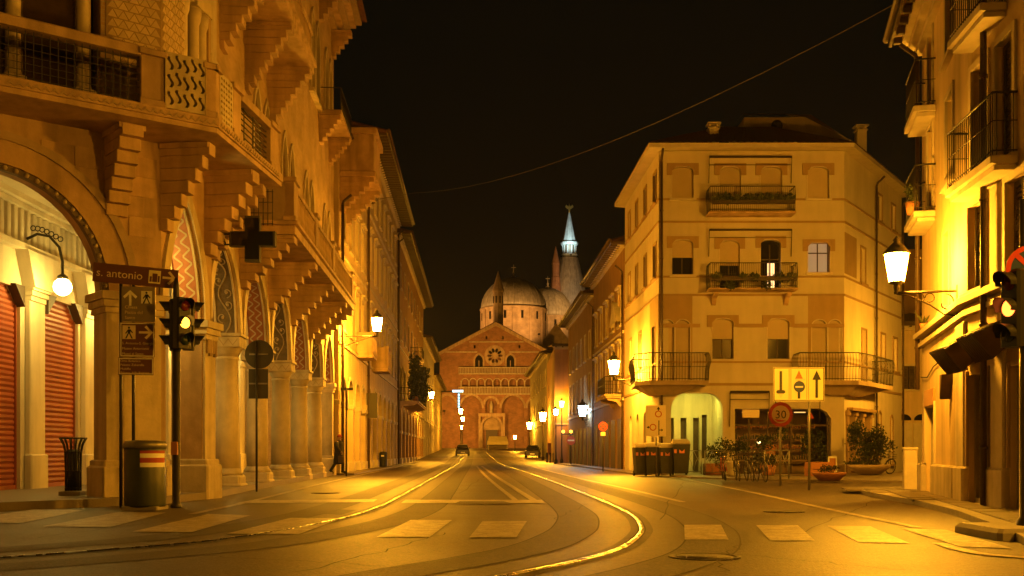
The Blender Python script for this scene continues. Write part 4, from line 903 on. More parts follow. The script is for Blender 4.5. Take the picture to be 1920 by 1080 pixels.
# eaves and hipped roof over the three faces
EV = [(FOL @ Vector((-.3, -.55, 0))), Vector((6.22, 48.45, 0)), Vector((15.55, 48.45, 0)), (FOR @ Vector((LRt + .3, -.55, 0)))]
RG = [Vector((10.5, 62, 0)), Vector((10.6, 54, 0)), Vector((13.2, 54, 0)), Vector((18.5, 62, 0))]
sf_ = MB(); sf_.add([(p.x, p.y, EH + .02) for p in EV] + [(p.x, p.y, EH + .22) for p in EV] + [(p.x, p.y, EH + .05) for p in RG], [(0, 1, 5, 4), (1, 2, 6, 5), (2, 3, 7, 6), (0, 8, 9, 1), (1, 9, 10, 2), (2, 10, 11, 3)]); sf_.build('eave', 'plaster_cream', och, I4)
rf = MB()
for i in range(3):
    a, b, c, d = EV[i], EV[i + 1], RG[i + 1], RG[i]; n = 60
    vs = [];
    for k in range(n + 1):
        t = k / n; dz = .06 if k % 2 else 0; e1 = a.lerp(b, t); e2 = d.lerp(c, t); vs += [(e1.x, e1.y, EH + .24 + dz), (e2.x, e2.y, EH + 2.6 + dz)]
    rf.add(vs, [(2 * k, 2 * k + 2, 2 * k + 3, 2 * k + 1) for k in range(n)])
rfo = rf.build('roof', 'roof_tile', och, I4)
at_ = MB(); at_.box(12.2, 15.4, 56, 60, EH + 2.0, EH + 3.75); at_.add([(15.4, 56, EH + 2.4), (18.6, 57, EH + 2.4), (18.6, 57, EH + 2.6), (15.4, 56, EH + 3.75)], [(0, 1, 2, 3)]); at_.build('attic', 'plaster_cream', rfo, I4)
ar = MB(); ar.add([(12.0, 55.6, EH + 3.75), (15.6, 55.6, EH + 3.75), (15, 59, EH + 4.9), (12.8, 59, EH + 4.9), (10.9, 59, EH + 2.6), (19.2, 58, EH + 2.6)], [(0, 1, 2, 3), (0, 3, 4), (1, 5, 2)]); ar.build('attic_roof', 'roof_tile', rfo, I4)
vt = MB(); vt.M = T(13.9, 55.98, EH + 3.3) @ RX(R(90)); vt.lathe([(.3, 0), (.3, .04), (.22, .04), (.22, .02), (.0001, .02)], 16); vt.build('vent', 'iron', rfo, I4)
for x, y, z, wd in ((9.7, 51.4, EH + .9, .45), (18.3, 56, EH + 2.2, .5)):
    c = MB(); c.cbox(x - wd / 2, x + wd / 2, y - .25, y + .25, z - .5, z + .8, .02); c.cbox(x - wd / 2 - .06, x + wd / 2 + .06, y - .3, y + .3, z + .8, z + .87, .02); c.cbox(x - wd / 2 - .1, x + wd / 2 + .1, y - .34, y + .34, z + 1.02, z + 1.09, .02)
    for dx in (-wd / 2, wd / 2 - .08): c.box(x + dx, x + dx + .08, y - .2, y + .2, z + .87, z + 1.02)
    c.build('chimney', 'plaster_cream', rfo, I4)

# back house seen between the two right houses
bh = house('house', 'plain yellow back house with pale garage doors, between the two right houses', frame(20.9, 60, 1, 0), 7, 8.2, 'plaster_ochre', [(4.6, 1.3, 3, .7, 'shut', 0, .4)], eave=.5, rise=1.2)
g_ = MB(); [g_.box(.6 + 1.05 * i, 1.6 + 1.05 * i, -.05, -.002, 0, 2.7) for i in range(4)]; g_.build('garage_door', 'pot_white', bh, frame(20.9, 60, 1, 0))
for i in range(4): MB().plate(hole(round_top(1.1 + 1.05 * i, .9, 2.85, 8, .35), 2.85), [], -.05, -.002).build('fanlight', 'glass_dark', bh, frame(20.9, 60, 1, 0))
MB().box(-2, 9, 8, 8.4, 0, 14).build('rear_wall', 'plaster_rust', bh, frame(20.9, 60, 1, 0))

# ================================================================ near right house, its wall bends half way
FN = FPV; NL = 6.4; NH = 11.2
v_ = FN @ Vector((NL, 0, 0)); FM = frame(v_.x, v_.y, -.09, -1); ML = 9.
nh = thing('house', T(10.15, 26.4, 0), 'yellow lit house with roller shutters and iron balconies at the right edge', 'building')
nw = [(1.5, 6.65, .8, 2.0, 'shut'), (1.5, 9.0, .8, 2.0, 'half'), (4.3, 6.7, .9, 1.8, 'shut'), (3.9, 4.1, .75, 1.6, 'blind'), (4.3, 9.3, .9, 1.6, 'shut')]
mw = [(.5, 4.05, .85, 1.6, 'shut'), (.65, 6.05, .8, 2.1, 'shut'), (1.9, 6.05, .8, 2.1, 'shut'), (2.4, 4.05, .85, 1.6, 'shut'), (1.6, 8.9, .9, 1.9, 'shut'), (5, 4.05, .9, 1.6, 'shut'), (5, 7, .9, 1.8, 'shut')]
def lane(a, b, h): return [(a, 0), (a, h), (b, h), (b, 0)]
MB().plate(notched(0, NL, 0, NH, [lane(.75, 2.2, 2.12)]), [whole(a, b, c, d) for a, b, c, d, e in nw], 0, .45).build('wall', 'plaster_ochre', nh, FN)
MB().plate(notched(0, ML, 0, NH, [lane(.06, 1.1, 2.5), lane(2.15, 4.2, 2.5), lane(6, 7.8, 2.5)]), [whole(a, b, c, d) for a, b, c, d, e in mw], 0, .45).build('wall', 'plaster_ochre', nh, FM)
MB().box(0, .4, .45, 8, 0, NH).build('end_wall', 'plaster_ochre', nh, FN); MB().box(.4, NL, .9, 1, 2.6, NH).build('inner_wall', 'void', nh, FN); MB().box(.0, ML, .9, 1, 2.6, NH).build('inner_wall', 'void', nh, FM)
for a, b, c, d, st in nw: window(nh, FN, a, b, c, d, st, 0, 'trim_pale', .12, .2)
for a, b, c, d, st in mw: window(nh, FM, a, b, c, d, st, 0, 'trim_pale', .12, .2)
for F, L in ((FN, NL + .02), (FM, ML)):
    cn = MB(); cn.cbox(-.1 if F is FN else -.04, L, -.12, 0, 3.62, 3.74, .03); cn.build('string_course', 'trim_pale', nh, F); cn = MB(); cn.cbox(-.14 if F is FN else -.05, L, -.2, 0, 3.84, 3.98, .03); cn.build('string_course', 'trim_pale', nh, F)
    for k, o in enumerate((.15, .3, .45)): MB().cbox(-o * .8 if F is FN else -.1, L, -o, .2, NH - .3 + .18 * k, NH - .12 + .18 * k, .03).build('cornice', 'trim_pale', nh, F)
    tiled_roof(nh, F, -.6 if F is FN else -.2, L, -.7, 6, NH + .35, 1.8)
for F, a, b in ((FN, -.05, .7), (FN, 2.25, 5.3), (FN, 5.35, NL), (FM, 1.14, 2.1), (FM, 4.25, 5.95)): MB().cbox(a, b, -.12, .3, 0, .78, .04).build('plinth', 'stone_pale', nh, F)
MB().cbox(5.4, NL - .05, -.08, 0, .78, 3.55, .03).build('pilaster', 'stone_pale', nh, FN); MB().cbox(1.36, 2.0, -.08, 0, .78, 3.1, .03).build('pilaster', 'stone_pale', nh, FM)
sl3 = shared(MB().add([(0, 0, 0), (1, 0, 0), (1, -.03, .05), (0, -.03, .05), (1, -.025, .105), (0, -.025, .105), (1, 0, .11), (0, 0, .11)], [(0, 1, 2, 3), (3, 2, 4, 5), (5, 4, 6, 7)]), 'slat', 'shutter_grey')
for (F, a, b, h) in ((FN, .75, 2.2, 2.12), (FM, .06, 1.1, 2.5), (FM, 2.15, 4.2, 2.5), (FM, 6, 7.8, 2.5)):
    rs = MB(); rs.box(a, a + .06, .1, .2, .1, h); rs.box(b - .06, b, .1, .2, .1, h); rs.box(a, b, .22, .25, .05, h); rs.box(a, b, .1, .2, .1, .2); ro = rs.build('roller_shutter', 'shutter_grey', nh, F)
    for k in range(int((h - .2) / .11)): inst('slat', sl3, ro, F @ T(a + .06, .2, .2 + .11 * k) @ Matrix.Diagonal((b - a - .12, 1, 1, 1)))
    for x0, x1 in ((a - .09, a - .005), (b + .005, b + .09)): MB().cbox(x0, x1, -.05, .1, .79, h + .1, .02).build('shutter_frame', 'trim_brown' if F is FM else 'trim_pale', nh, F)
MB().cbox(.7, 2.25, -.05, .02, 2.14, 2.52, .01).build('shop_panel', 'sign_orange', nh, FN)
def awning(a, b, z, k=1.):
    """folded box awning"""
    o = MB(); pr_ = [(0, 0), (-.3 * k, .40 * k), (-.95 * k, .10 * k), (-.5 * k, -.45 * k)]
    vs = [(a, y, z + h) for y, h in pr_] + [(b, y, z + h) for y, h in pr_]; o.add(vs, [(0, 1, 2, 3), (7, 6, 5, 4), (0, 4, 5, 1), (1, 5, 6, 2), (2, 6, 7, 3), (3, 7, 4, 0)])
    ob = o.build('awning', 'awning', nh, FM)
    for j in range(9):
        x = a + (b - a) * (j + .5) / 9; MB().tube([(x, -.31 * k, z + .41 * k), (x, -.96 * k, z + .11 * k), (x, -.51 * k, z - .45 * k)], .012, 4).build('awning_rib', 'wood_dark', ob, FM)
awning(.0, .85, 2.85, .75); awning(1.55, 2.4, 2.95, .75)
wd_ = MB(); wd_.plate([(0, 0), (0, .5), (.3, .5)], [], 0, .22); wd_.build('lamp_box', 'awning', nh, FN @ T(4.4, -.22, 2.15))
iron_balcony(nh, FM, .05, 2.5, 6.0, .45, 1.05, 'plaster_white', 22, False); iron_balcony(nh, FN, .5, 2.3, 6.55, .48, 1.05, 'plaster_white', 10, False); iron_balcony(nh, FN, .5, 2.3, 8.95, .48, 1.05, 'plaster_white', 10, False); iron_balcony(nh, FM, .2, 2.0, 8.75, .45, 1.05, 'plaster_white', 16, False)
pipe(nh, FM, 1.25, .1, NH - .5, -.14, .06); pipe(nh, FN, .1, 2.6, NH - .5, -.12)
MB().tube([(.1, -.04, 2.9), (1.2, -.04, 2.82), (2.2, -.04, 3.0), (4.8, -.04, 3.1)], .014, 5).build('cable', 'iron', nh, FN); MB().tube([(.55, -.04, 5.55), (.62, -.06, 4.5), (.62, -.06, 3.95)], .014, 5).build('cable', 'iron', nh, FM)

# ================================================================ the domed basilica at the end of the street
CZ = 235.; CK = CZ / FPX
FC = frame((928 - 960) * CK, CZ, 1, 0)
cs_ = lambda x: (x - 928) * CK
cz = lambda y: CAM_H + (HZ - y) * CK
chu = thing('basilica', T((928 - 960) * CK, CZ, 2), 'brick basilica with gabled front, rose window, domes and a lit spire closing the street', 'church')
GB = 1.5
bigs = [(cs_(884), 4.6, cz(765)), (cs_(961.5), 4.9, cz(765)), (cs_(838), 4.4, cz(765)), (cs_(1008), 4.4, cz(765))]
portal = hole(round_top(cs_(922), 4.0, cz(800), 10), GB)
gable = [(12.2, GB), (12.2, cz(662)), (0.2, cz(607)), (-12.2, cz(662)), (-12.2, GB)]
niche = hole(round_top(cs_(921), 2.6, cz(758), 10), cz(774))
rose = [(cs_(928) + 2.0 * math.cos(a), cz(667) + 2.0 * math.sin(a)) for a in [2 * math.pi * i / 24 for i in range(24)]]
bif = [hole(pointed_top(cs_(x), 1.7, cz(676), 1.25, 6), cz(690)) for x in (898, 957)]
slots = [rect(cs_(x) - .2, cs_(x) + .2, cz(y + 3), cz(y - 3)) for x, y in ((912, 633), (943, 633), (890, 650), (974, 650))]
lx = [cs_(872 + 14.9 * i) for i in range(10)]
log = [hole(round_top(x, 1.36, cz(716), 8), cz(727)) for x in lx]
pts = [(-12.2, GB)]
allb = sorted(bigs + [(cs_(922), 4.0, None)], key=lambda t: t[0])
for xc, wd, zs in allb:
    if xc - wd / 2 < -12.1 or xc + wd / 2 > 12.1: continue
    pts += portal if zs is None else hole(pointed_top(xc, wd, zs, 2.75, 8), GB)
pts += gable
MB().plate(pts, [niche, rose] + bif + slots + log, 0, .9).build('facade', 'brick_church', chu, FC)
MB().box(-12, 12, 1.6, 1.9, GB, cz(662)).build('recess_wall', 'brick_church', chu, FC)
for xc, wd, zs in bigs:
    if abs(xc) < 11: MB().plate(band(pointed_top(xc, wd, zs, 2.75, 8), pointed_top(xc, wd + 1.0, zs, 3.3, 8)), [], -.14, 0).build('arch_ring', 'stone', chu, FC)
MB().plate(band(round_top(cs_(921), 2.6, cz(758), 10), round_top(cs_(921), 3.7, cz(758), 10, 1.85)), [], -.14, 0).build('arch_ring', 'stone', chu, FC)
MB().plate(band(portal, hole(round_top(cs_(922), 5.0, cz(800), 10), GB)), [], -.25, 0).build('portal', 'stone', chu, FC)
p = MB(); p.cbox(cs_(922) - 3.0, cs_(922) + 3.0, -.4, 0, cz(781), cz(775), .05)
for x in (-2.9, 2.4): p.cbox(cs_(922) + x, cs_(922) + x + .5, -.35, 0, GB, cz(781), .04)
p.build('portal_frame', 'stone', chu, FC)
d = MB(); d.box(cs_(922) - 1.3, cs_(922) + 1.3, .9, 1.1, GB, cz(806)); d.build('door', 'wood_dark', chu, FC)
l_ = MB(); l_.plate([(cs_(922) - 1.95, cz(806)), (cs_(922) + 1.95, cz(806)), (cs_(922) + 1.95, cz(800)), *round_top(cs_(922), 3.9, cz(800), 10)[::-1][1:-1], (cs_(922) - 1.95, cz(800))], [], .8, 1.0); l_.build('lunette', 'brick_drum', chu, FC)
s = MB(); s.lathe([(.45, 0), (.3, .5), (.42, 1.5), (.36, 2.0), (.15, 2.15), (.2, 2.4), (.05, 2.65)], 10, cs_(921), .5, cz(774)); s.build('statue', 'stone_pale', chu, FC)
# loggia columns, balustrades
for i in range(11):
    x = lx[0] - .875 + 1.75 * i; c = MB(); c.lathe([(.2, 0), (.13, .2), (.12, 1.3), (.22, 1.55)], 8, x, -.05, cz(727)); c.build('loggia_column', 'stone_pale', chu, FC)
for x in lx: MB().plate(band(round_top(x, 1.36, cz(716), 8), round_top(x, 1.7, cz(716), 8)), [], -.08, 0).build('arch_ring', 'stone_pale', chu, FC)
for z, h in ((cz(738), 1.3), (cz(700), 1.15)):
    b = MB(); b.cbox(lx[0] - 1.4, lx[-1] + 1.4, -.9, 0, z - .25, z, .04); b.cbox(lx[0] - 1.4, lx[-1] + 1.4, -.85, -.6, z + h, z + h + .18, .04)
    for i in range(54): x = lx[0] - 1.3 + i * (lx[-1] - lx[0] + 2.6) / 53; b.box(x - .07, x + .07, -.8, -.66, z, z + h)
    b.build('balustrade', 'stone_pale', chu, FC)
# rose tracery, double windows
r = MB(); hs = []
for k in range(10):
    a0 = 2 * math.pi * k / 10; cx_, cz_ = cs_(928) + 1.2 * math.cos(a0), cz(667) + 1.2 * math.sin(a0)
    hs.append([(cx_ + .52 * math.cos(t) * math.cos(a0) - .3 * math.sin(t) * math.sin(a0), cz_ + .52 * math.cos(t) * math.sin(a0) + .3 * math.sin(t) * math.cos(a0)) for t in [2 * math.pi * i / 10 for i in range(10)]])
r.plate([(cs_(928) + 2.3 * math.cos(a), cz(667) + 2.3 * math.sin(a)) for a in [2 * math.pi * i / 28 for i in range(28)]], hs, -.1, .2); r.build('rose_window', 'stone', chu, FC)
for x in (898, 957):
    xc = cs_(x); f = MB(); f.plate(band(hole(pointed_top(xc, 1.7, cz(676), 1.25, 6), cz(690)), hole(pointed_top(xc, 2.5, cz(676), 1.7, 6), cz(690))), [], -.12, 0); f.box(xc - .1, xc + .1, .1, .3, cz(690), cz(676)); f.plate(pointed_top(xc, 1.68, cz(676), 1.22, 6), [[(xc - .42 + .25 * math.cos(t), cz(676) + .1 + .3 * math.sin(t)) for t in [2 * math.pi * i / 8 for i in range(8)]], [(xc + .42 + .25 * math.cos(t), cz(676) + .1 + .3 * math.sin(t)) for t in [2 * math.pi * i / 8 for i in range(8)]]], .1, .25) if False else None
    o = f.build('window', 'stone', chu, FC); MB().plate(hole(pointed_top(xc, 1.7, cz(676), 1.25, 6), cz(690)), [], .5, .55).build('pane', 'glass_dark', o, FC)
st = MB(); st.cbox(cs_(880), cs_(982), -.12, 0, cz(642), cz(640), .03); st.cbox(-12, cs_(895), -.12, 0, cz(661), cz(659), .03); st.cbox(cs_(955), 12, -.12, 0, cz(661), cz(659), .03); st.build('string_course', 'stone_pale', chu, FC)
cg = MB()
for sg in (-1, 1): cg.plate([(.2, cz(607) - .5), (sg * 12.4, cz(662) - .6), (sg * 12.4, cz(662) + .15), (.2, cz(607) + .35)][::sg], [], -.5, .0)
cg.build('gable_cornice', 'stone', chu, FC)
rf = MB(); rf.add([(-12.9, -.7, cz(662) - .1), (.2, -.7, cz(607) + .5), (12.9, -.7, cz(662) - .1), (-12.9, 30, cz(662) - .1), (.2, 30, cz(607) + .5), (12.9, 30, cz(662) - .1)], [(0, 1, 4, 3), (1, 2, 5, 4)]); rf.build('roof', 'roof_tile', chu, FC)
MB().box(11.8, 12.2, .9, 30, GB, cz(663)).build('side_wall', 'brick_church', chu, FC)
sg_ = MB(); sg_.add([(11, 12, 27), (17, 12, 27), (14, 12, 31), (11, 30, 27), (17, 30, 27), (14, 30, 31), (11, 12, 2), (17, 12, 2), (17, 30, 2)], [(0, 1, 2), (0, 2, 5, 3), (1, 4, 5, 2), (6, 7, 1, 0), (7, 8, 4, 1)]); sg_.build('side_chapel', 'brick_drum', chu, FC)
def dome(px_, Z, rpx, ys, yt, zb, name='dome'):
    k = Z / FPX; W_ = T((px_ - 960) * k, Z, 0); r = rpx * k; z0 = CAM_H + (HZ - ys) * k; z1 = CAM_H + (HZ - yt) * k
    b = MB(); b.lathe([(r * 1.0, zb), (r, z0 - .5), (r * 1.04, z0 - .4), (r * 1.04, z0)], 40); dr = b.build('drum', 'brick_drum', chu, W_)
    for i in range(12):
        a = 2 * math.pi * (i + .5) / 12; wv = MB(); wv.M = RZ(a); wv.box(r - .1, r + .06, -.28, .28, z0 - 3.0, z0 - 1.2); wv.build('drum_window', 'glass_dark', dr, W_)
        pi_ = MB(); pi_.M = RZ(a + math.pi / 12); pi_.box(r - .1, r + .15, -.3, .3, zb, z0 - .5); pi_.build('pilaster', 'brick_drum', dr, W_)
    d = MB(); d.lathe([(r * math.cos(t) if t < 1.57 else .001, z0 + (z1 - z0) * math.sin(t)) for t in [math.pi / 2 * i / 12 for i in range(13)]], 40); do = d.build(name, 'lead', chu, W_)
    rb = MB()
    for i in range(20):
        a = 2 * math.pi * i / 20; rb.tube([(r * 1.003 * math.cos(t) * math.cos(a), r * 1.003 * math.cos(t) * math.sin(a), z0 + (z1 - z0) * math.sin(t)) for t in [math.pi / 2 * j / 10 for j in range(10)]], .06, 4)
    rb.build('dome_rib', 'lead', do, W_)
    f = MB(); f.lathe([(.7, z1 - .2), (.5, z1 + .4), (.2, z1 + .6), (.35, z1 + 1.1), (.1, z1 + 1.5), (.06, z1 + 3.2)], 10); f.box(-.6, .6, -.05, .05, z1 + 2.4, z1 + 2.55); f.build('finial', 'lead', do, W_)
dome(963, 256, 61, 580, 521, 20); dome(1027, 284, 48, 596, 540, 20)
def tower(px_, Z, prof, m, name, n=12, smooth=False):
    k = Z / FPX; b = MB(); b.lathe([(r * k, CAM_H + (HZ - y) * k) for r, y in prof], n, smooth=smooth); return b.build(name, m, chu, T((px_ - 960) * k, Z, 0))
tower(934, 242, [(9.5, 640), (9.5, 548), (11, 547), (11, 544), (.4, 508)], 'brick_drum', 'turret', 8)
k = 242 / FPX
for i in range(8):
    tb = MB(); tb.M = RZ(2 * math.pi * (i + .5) / 8); tb.box(9.5 * k * .90, 9.5 * k * .94 + .1, -.13, .13, CAM_H + 292 * k - 1.6, CAM_H + 292 * k); tb.build('turret_window', 'glass_dark', chu, T((934 - 960) * k, 242, 0))
cone = tower(1067, 308, [(37, 640), (36, 576), (29, 535), (17, 484)], 'lead', 'cone_roof', 16)
lant = tower(1067.5, 308, [(14, 486), (14, 480), (15.5, 479), (15.5, 477)], 'lead_white', 'lantern_base', 12)
k = 308 / FPX; W_ = T((1067.5 - 960) * k, 308, 0)
for i in range(10):
    c = MB(); c.M = RZ(2 * math.pi * i / 10); c.lathe([(.26, CAM_H + (HZ - 477) * k), (.2, CAM_H + (HZ - 474) * k), (.2, CAM_H + (HZ - 463) * k), (.3, CAM_H + (HZ - 460) * k)], 6, 12.2 * k, 0, 0); c.build('lantern_column', 'lead_white', chu, W_)
tower(1067.5, 308, [(9, 478), (9, 459)], 'lead', 'lantern_core', 10)
tower(1067.5, 308, [(15.5, 460), (16.5, 457), (16.5, 455), (13.5, 454), (7, 425), (2.2, 401), (1.2, 398)], 'lead_white', 'spire', 10)
an = MB(); kz = lambda y: CAM_H + (HZ - y) * k
an.lathe([(.25, kz(400)), (.2, kz(396)), (.32, kz(393)), (.2, kz(388)), (.26, kz(386)), (.05, kz(382))], 8)
for sg in (-1, 1): an.plate([(0, kz(389)), (sg * .9, kz(384)), (sg * 1.2, kz(388)), (sg * .5, kz(392)), (0, kz(393))][::sg], [], -.08, .08)
an.build('angel_vane', 'gold', chu, W_)
tower(1042, 304, [(12, 640), (10, 545), (8, 520), (7, 519), (7, 496), (8, 495), (.5, 462)], 'brick_church', 'bell_turret', 8)

# floodlights of the basilica
def flood(x, y, z, tx, ty, tz, power, c, ang, label, size=.4):
    f = thing('floodlight', T(x, y, z), label, 'floodlight', 'floodlights of the basilica')
    d = (Vector((tx, ty, tz)) - Vector((x, y, z))).normalized(); rot = d.to_track_quat('-Z', 'Y').to_matrix().to_4x4()
    W_ = T(x, y, z) @ rot; b = MB(); b.cbox(-.25, .25, -.18, .18, .02, .25, .03); b.build('housing', 'iron', f, W_)
    m = MB(); m.box(-.03, .03, -.03, .03, -.6, .2); m.build('bracket', 'iron', f, T(x, y, z - .15))
    l = bpy.data.lights.new('flood_lamp', 'SPOT'); l.energy = power; l.color = c; l.spot_size = R(ang); l.spot_blend = .6; l.shadow_soft_size = size
    put(bpy.data.objects.new('flood_lamp', l), f, W_ @ T(0, 0, -.05))
flood(-13, 205, 9, -2, 236, 11, 22000, (1, .43, .05), 75, 'dark floodlight on the left house end aimed at the church front')
flood(7, 200, 9, -1, 236, 11, 18000, (1, .43, .05), 75, 'dark floodlight on the right house end aimed at the church front')
flood(-24, 239, 26, 0, 256, 37, 30000, (1, .45, .10), 64, 'dark floodlight on a roof left of the church aimed at the front dome')
flood(6, 238.5, 27.5, .4, 256, 37, 9000, (1, .46, .11), 80, 'dark floodlight on the nave roof aimed at the front dome')
flood(20.5, 286, 37, 16.6, 308, 49, 8000, (1, .62, .3), 60, 'dark floodlight aimed at the cone of the tall tower')
flood(24, 258, 33, 10, 284, 41, 26000, (1, .5, .14), 46, 'dark floodlight right of the side chapel aimed at the second dome')
flood(16.5, 299, 56.5, 16.55, 308, 66.5, 6500, (.72, .95, 1), 72, 'dark floodlight aimed at the white spire')

# ================================================================ street lamps
def lantern(par, W_, m='lamp_sodium', k=1.):
    """tapered glass lantern standing on W_ (its foot)"""
    a, b, h = .13 * k, .21 * k, .50 * k
    g = MB(); g.lathe([(a, .10 * k), (b, .10 * k + h)], 6); g.build('lantern_glass', m, par, W_)
    f = MB(); f.lathe([(.03 * k, -.12 * k), (.06 * k, .0), (.05 * k, .04 * k), (a + .015, .07 * k), (a + .02, .10 * k)], 8)
    f.lathe([(b + .03 * k, .1 * k + h), (b + .035 * k, .13 * k + h), (b * .6, .26 * k + h), (.05 * k, .33 * k + h), (.07 * k, .36 * k + h), (.0001, .45 * k + h)], 12)
    for i in range(6):
        t = 2 * math.pi * i / 6; f.tube([((a + .008) * math.cos(t), (a + .008) * math.sin(t), .1 * k), ((b + .008) * math.cos(t), (b + .008) * math.sin(t), .1 * k + h)], .010 * k, 4)
    f.build('lantern_frame', 'iron', par, W_)
def bracket_lamp(label, wall, ang, out, z, m='lamp_sodium', k=1., group='wall bracket street lamps'):
    """wall = foot of the arm on the wall (x, y), ang = direction of the arm"""
    W_ = T(wall[0], wall[1], z) @ RZ(ang)
    r = thing('street_lamp', W_, label, 'street lamp', group)
    b = MB(); b.tube([(0, 0, 0), (out + .05, 0, 0)], .028, 6)
    pts = []
    for i in range(15): a = i / 14 * 4.8; rr = .19 * (1 - i / 22); pts.append((.22 + rr * math.cos(a + 1.6), 0, -.24 + rr * math.sin(a + 1.6)))
    b.tube(pts, .016, 5); b.tube([(0, 0, -.5), (.25, 0, -.46), (out * .45, 0, -.26), (out * .8, 0, -.06), (out, 0, -.02)], .018, 5)
    for q in (.45, .62): b.tube([(out * q + .09 * math.cos(t), 0, -.12 + .09 * math.sin(t)) for t in [i * .6 for i in range(10)]], .01, 4)
    b.cbox(-.03, .02, -.06, .06, -.6, .12, .01); b.build('bracket', 'iron_brown', r, W_)
    lantern(r, T(wall[0], wall[1], z) @ RZ(ang) @ T(out, 0, .12), m, k); return r
def wallpt(F, s): v = F @ Vector((s, 0, 0)); return (v.x, v.y)
aN = math.atan2(.238, -.971)
bracket_lamp('blazing lantern on the scrolled bracket of the right-hand yellow house', wallpt(FN, 5.2), aN, 1.15, 4.28, k=1.1)
bracket_lamp('blazing lantern on a long bracket beside the palazzo arcade, left', wallpt(F2, .25), 0, 1.75, 6.45, 'lamp_left', 1.2)
bracket_lamp('glowing lantern on the side wall of the cream corner house', wallpt(FOL, 5.6), math.pi, 1.35, 4.75, k=1.4)
bracket_lamp('glowing lantern under the plant balcony of the left row', wallpt(F3, 29), 0, 1.6, 6.7, k=1.3)
def post_lamp(label, x, y, z, m='lamp_far', k=1.8, group='post street lamps', arm=0.):
    W_ = T(x, y, gz(y)); r = thing('street_lamp', W_, label, 'street lamp', group); z -= gz(y)
    b = MB(); b.lathe([(.16, 0), (.16, .3), (.09, .45), (.06, 1.2), (.045, z - .1)], 8); b.build('post', 'pole_dark', r, W_); lantern(r, W_ @ T(0, 0, z), m, k)
post_lamp('glowing lamp at the far left, nearer of the three by the lit sign', -7.6, 158, 6.6, k=1.4)
post_lamp('glowing lamp at the far left, second of three by the lit sign', -8.6, 186, 6.3, k=1.4)
post_lamp('glowing lamp at the far left, lowest and farthest of the three', -10.3, 218, 5.6, k=1.4)
post_lamp('glowing lamp on a tall post, higher of the pair right of the church door', 3.3, 114, 4.2)
post_lamp('glowing lamp on a post, lower of the pair right of the church door', 2.5, 152, 4.2)
post_lamp('small glowing lamp on a post in front of the church steps', .5, 182, 3.2, k=1.1)
post_lamp('far yellow lamp high against the low house end wall', 4.55, 97.6, 5.1, k=1.)
r = post_lamp('round white lamp between the yellow lamps on the right', 3.95, 96, 4.3, 'lamp_cold', 1.0)
bracket_lamp('bluish white square lantern on the right row', wallpt(FR3b, 17.6), math.pi, .5, 3.45, 'lamp_cold', 1.5, 'cold white lanterns')
# more lamps of the street, behind the photographer
def tall_lamp(label, x, y, z, k, m):
    W_ = T(x, y, 0); r = thing('street_lamp', W_, label, 'street lamp', 'street lamps behind the photographer')
    b = MB(); b.lathe([(.2, 0), (.2, .4), (.1, .6), (.07, z - .1)], 8); b.build('post', 'pole_dark', r, W_); lantern(r, W_ @ T(0, 0, z), m, k)
glow('lamp_square', SODIUM, 230); glow('lamp_corner', SODIUM, 1300)
tall_lamp('tall street lamp behind the photographer to the right, out of frame', 1.6, -8, 7.0, 1.7, 'lamp_square')
tall_lamp('street lamp beyond the near end of the right-hand house, out of frame', 9.5, 8, 6.3, 1.2, 'lamp_corner')
post_lamp('street lamp in the side street behind the near right house, out of view', 20.4, 48.6, 5.6, 'lamp_sodium', .8, 'street lamps out of view'); post_lamp('street lamp at the side street mouth behind the right house, out of view', 14.6, 33, 7.4, 'lamp_side', 1.5, 'street lamps out of view')

# globe lamps in the portico
def globe(label, s, z=6.2):
    W_ = FP @ T(s, -.14, z); r = thing('globe_lamp', W_, label, 'lamp', 'portico globe lamps')
    b = MB(); b.tube([(0, 0, 0), (0, -.25, .12), (0, -.55, .06), (0, -.78, -.2), (0, -.86, -.55), (0, -.86, -.85)], .035, 6)
    for i in range(7):
        a = i / 6; y = -.15 - .66 * a; z_ = .2 * math.cos(a * 1.9) + .06
        b.tube([(0, y + .06 * math.cos(t), z_ + .06 * math.sin(t)) for t in [j * .7 for j in range(10)]], .014, 4)
    b.lathe([(.05, -.85), (.12, -.9), (.13, -.98)], 10, 0, -.86, 0); b.build('scroll_arm', 'iron', r, W_)
    g = MB(); g.ball((0, -.86, -1.16), .21, 16, 10); g.build('globe', 'lamp_warm', r, W_)
globe('lit white globe lamp on a scrolled iron arm inside the left portico', 5.75)
def pendant(label, x, y, z):
    W_ = T(x, y, z); r = thing('globe_lamp', W_, label, 'lamp', 'portico globe lamps')
    MB().tube([(0, 0, .2), (0, 0, 7.15 - z)], .02, 6).build('rod', 'iron', r, W_); MB().lathe([(.05, .26), (.12, .22), (.13, .16)], 10).build('gallery', 'iron', r, W_); MB().ball((0, 0, 0), .2, 16, 10).build('globe', 'lamp_pendant', r, W_)
pendant('hanging globe lamp hidden behind the pier of the great arch', -8.2, 22.9, 5.0)
globe('second globe lamp deeper in the portico, half hidden by the arch', 9.7); globe('third globe lamp along the portico behind the columns', 16.8); globe('last globe lamp at the far end of the portico', 24.4)

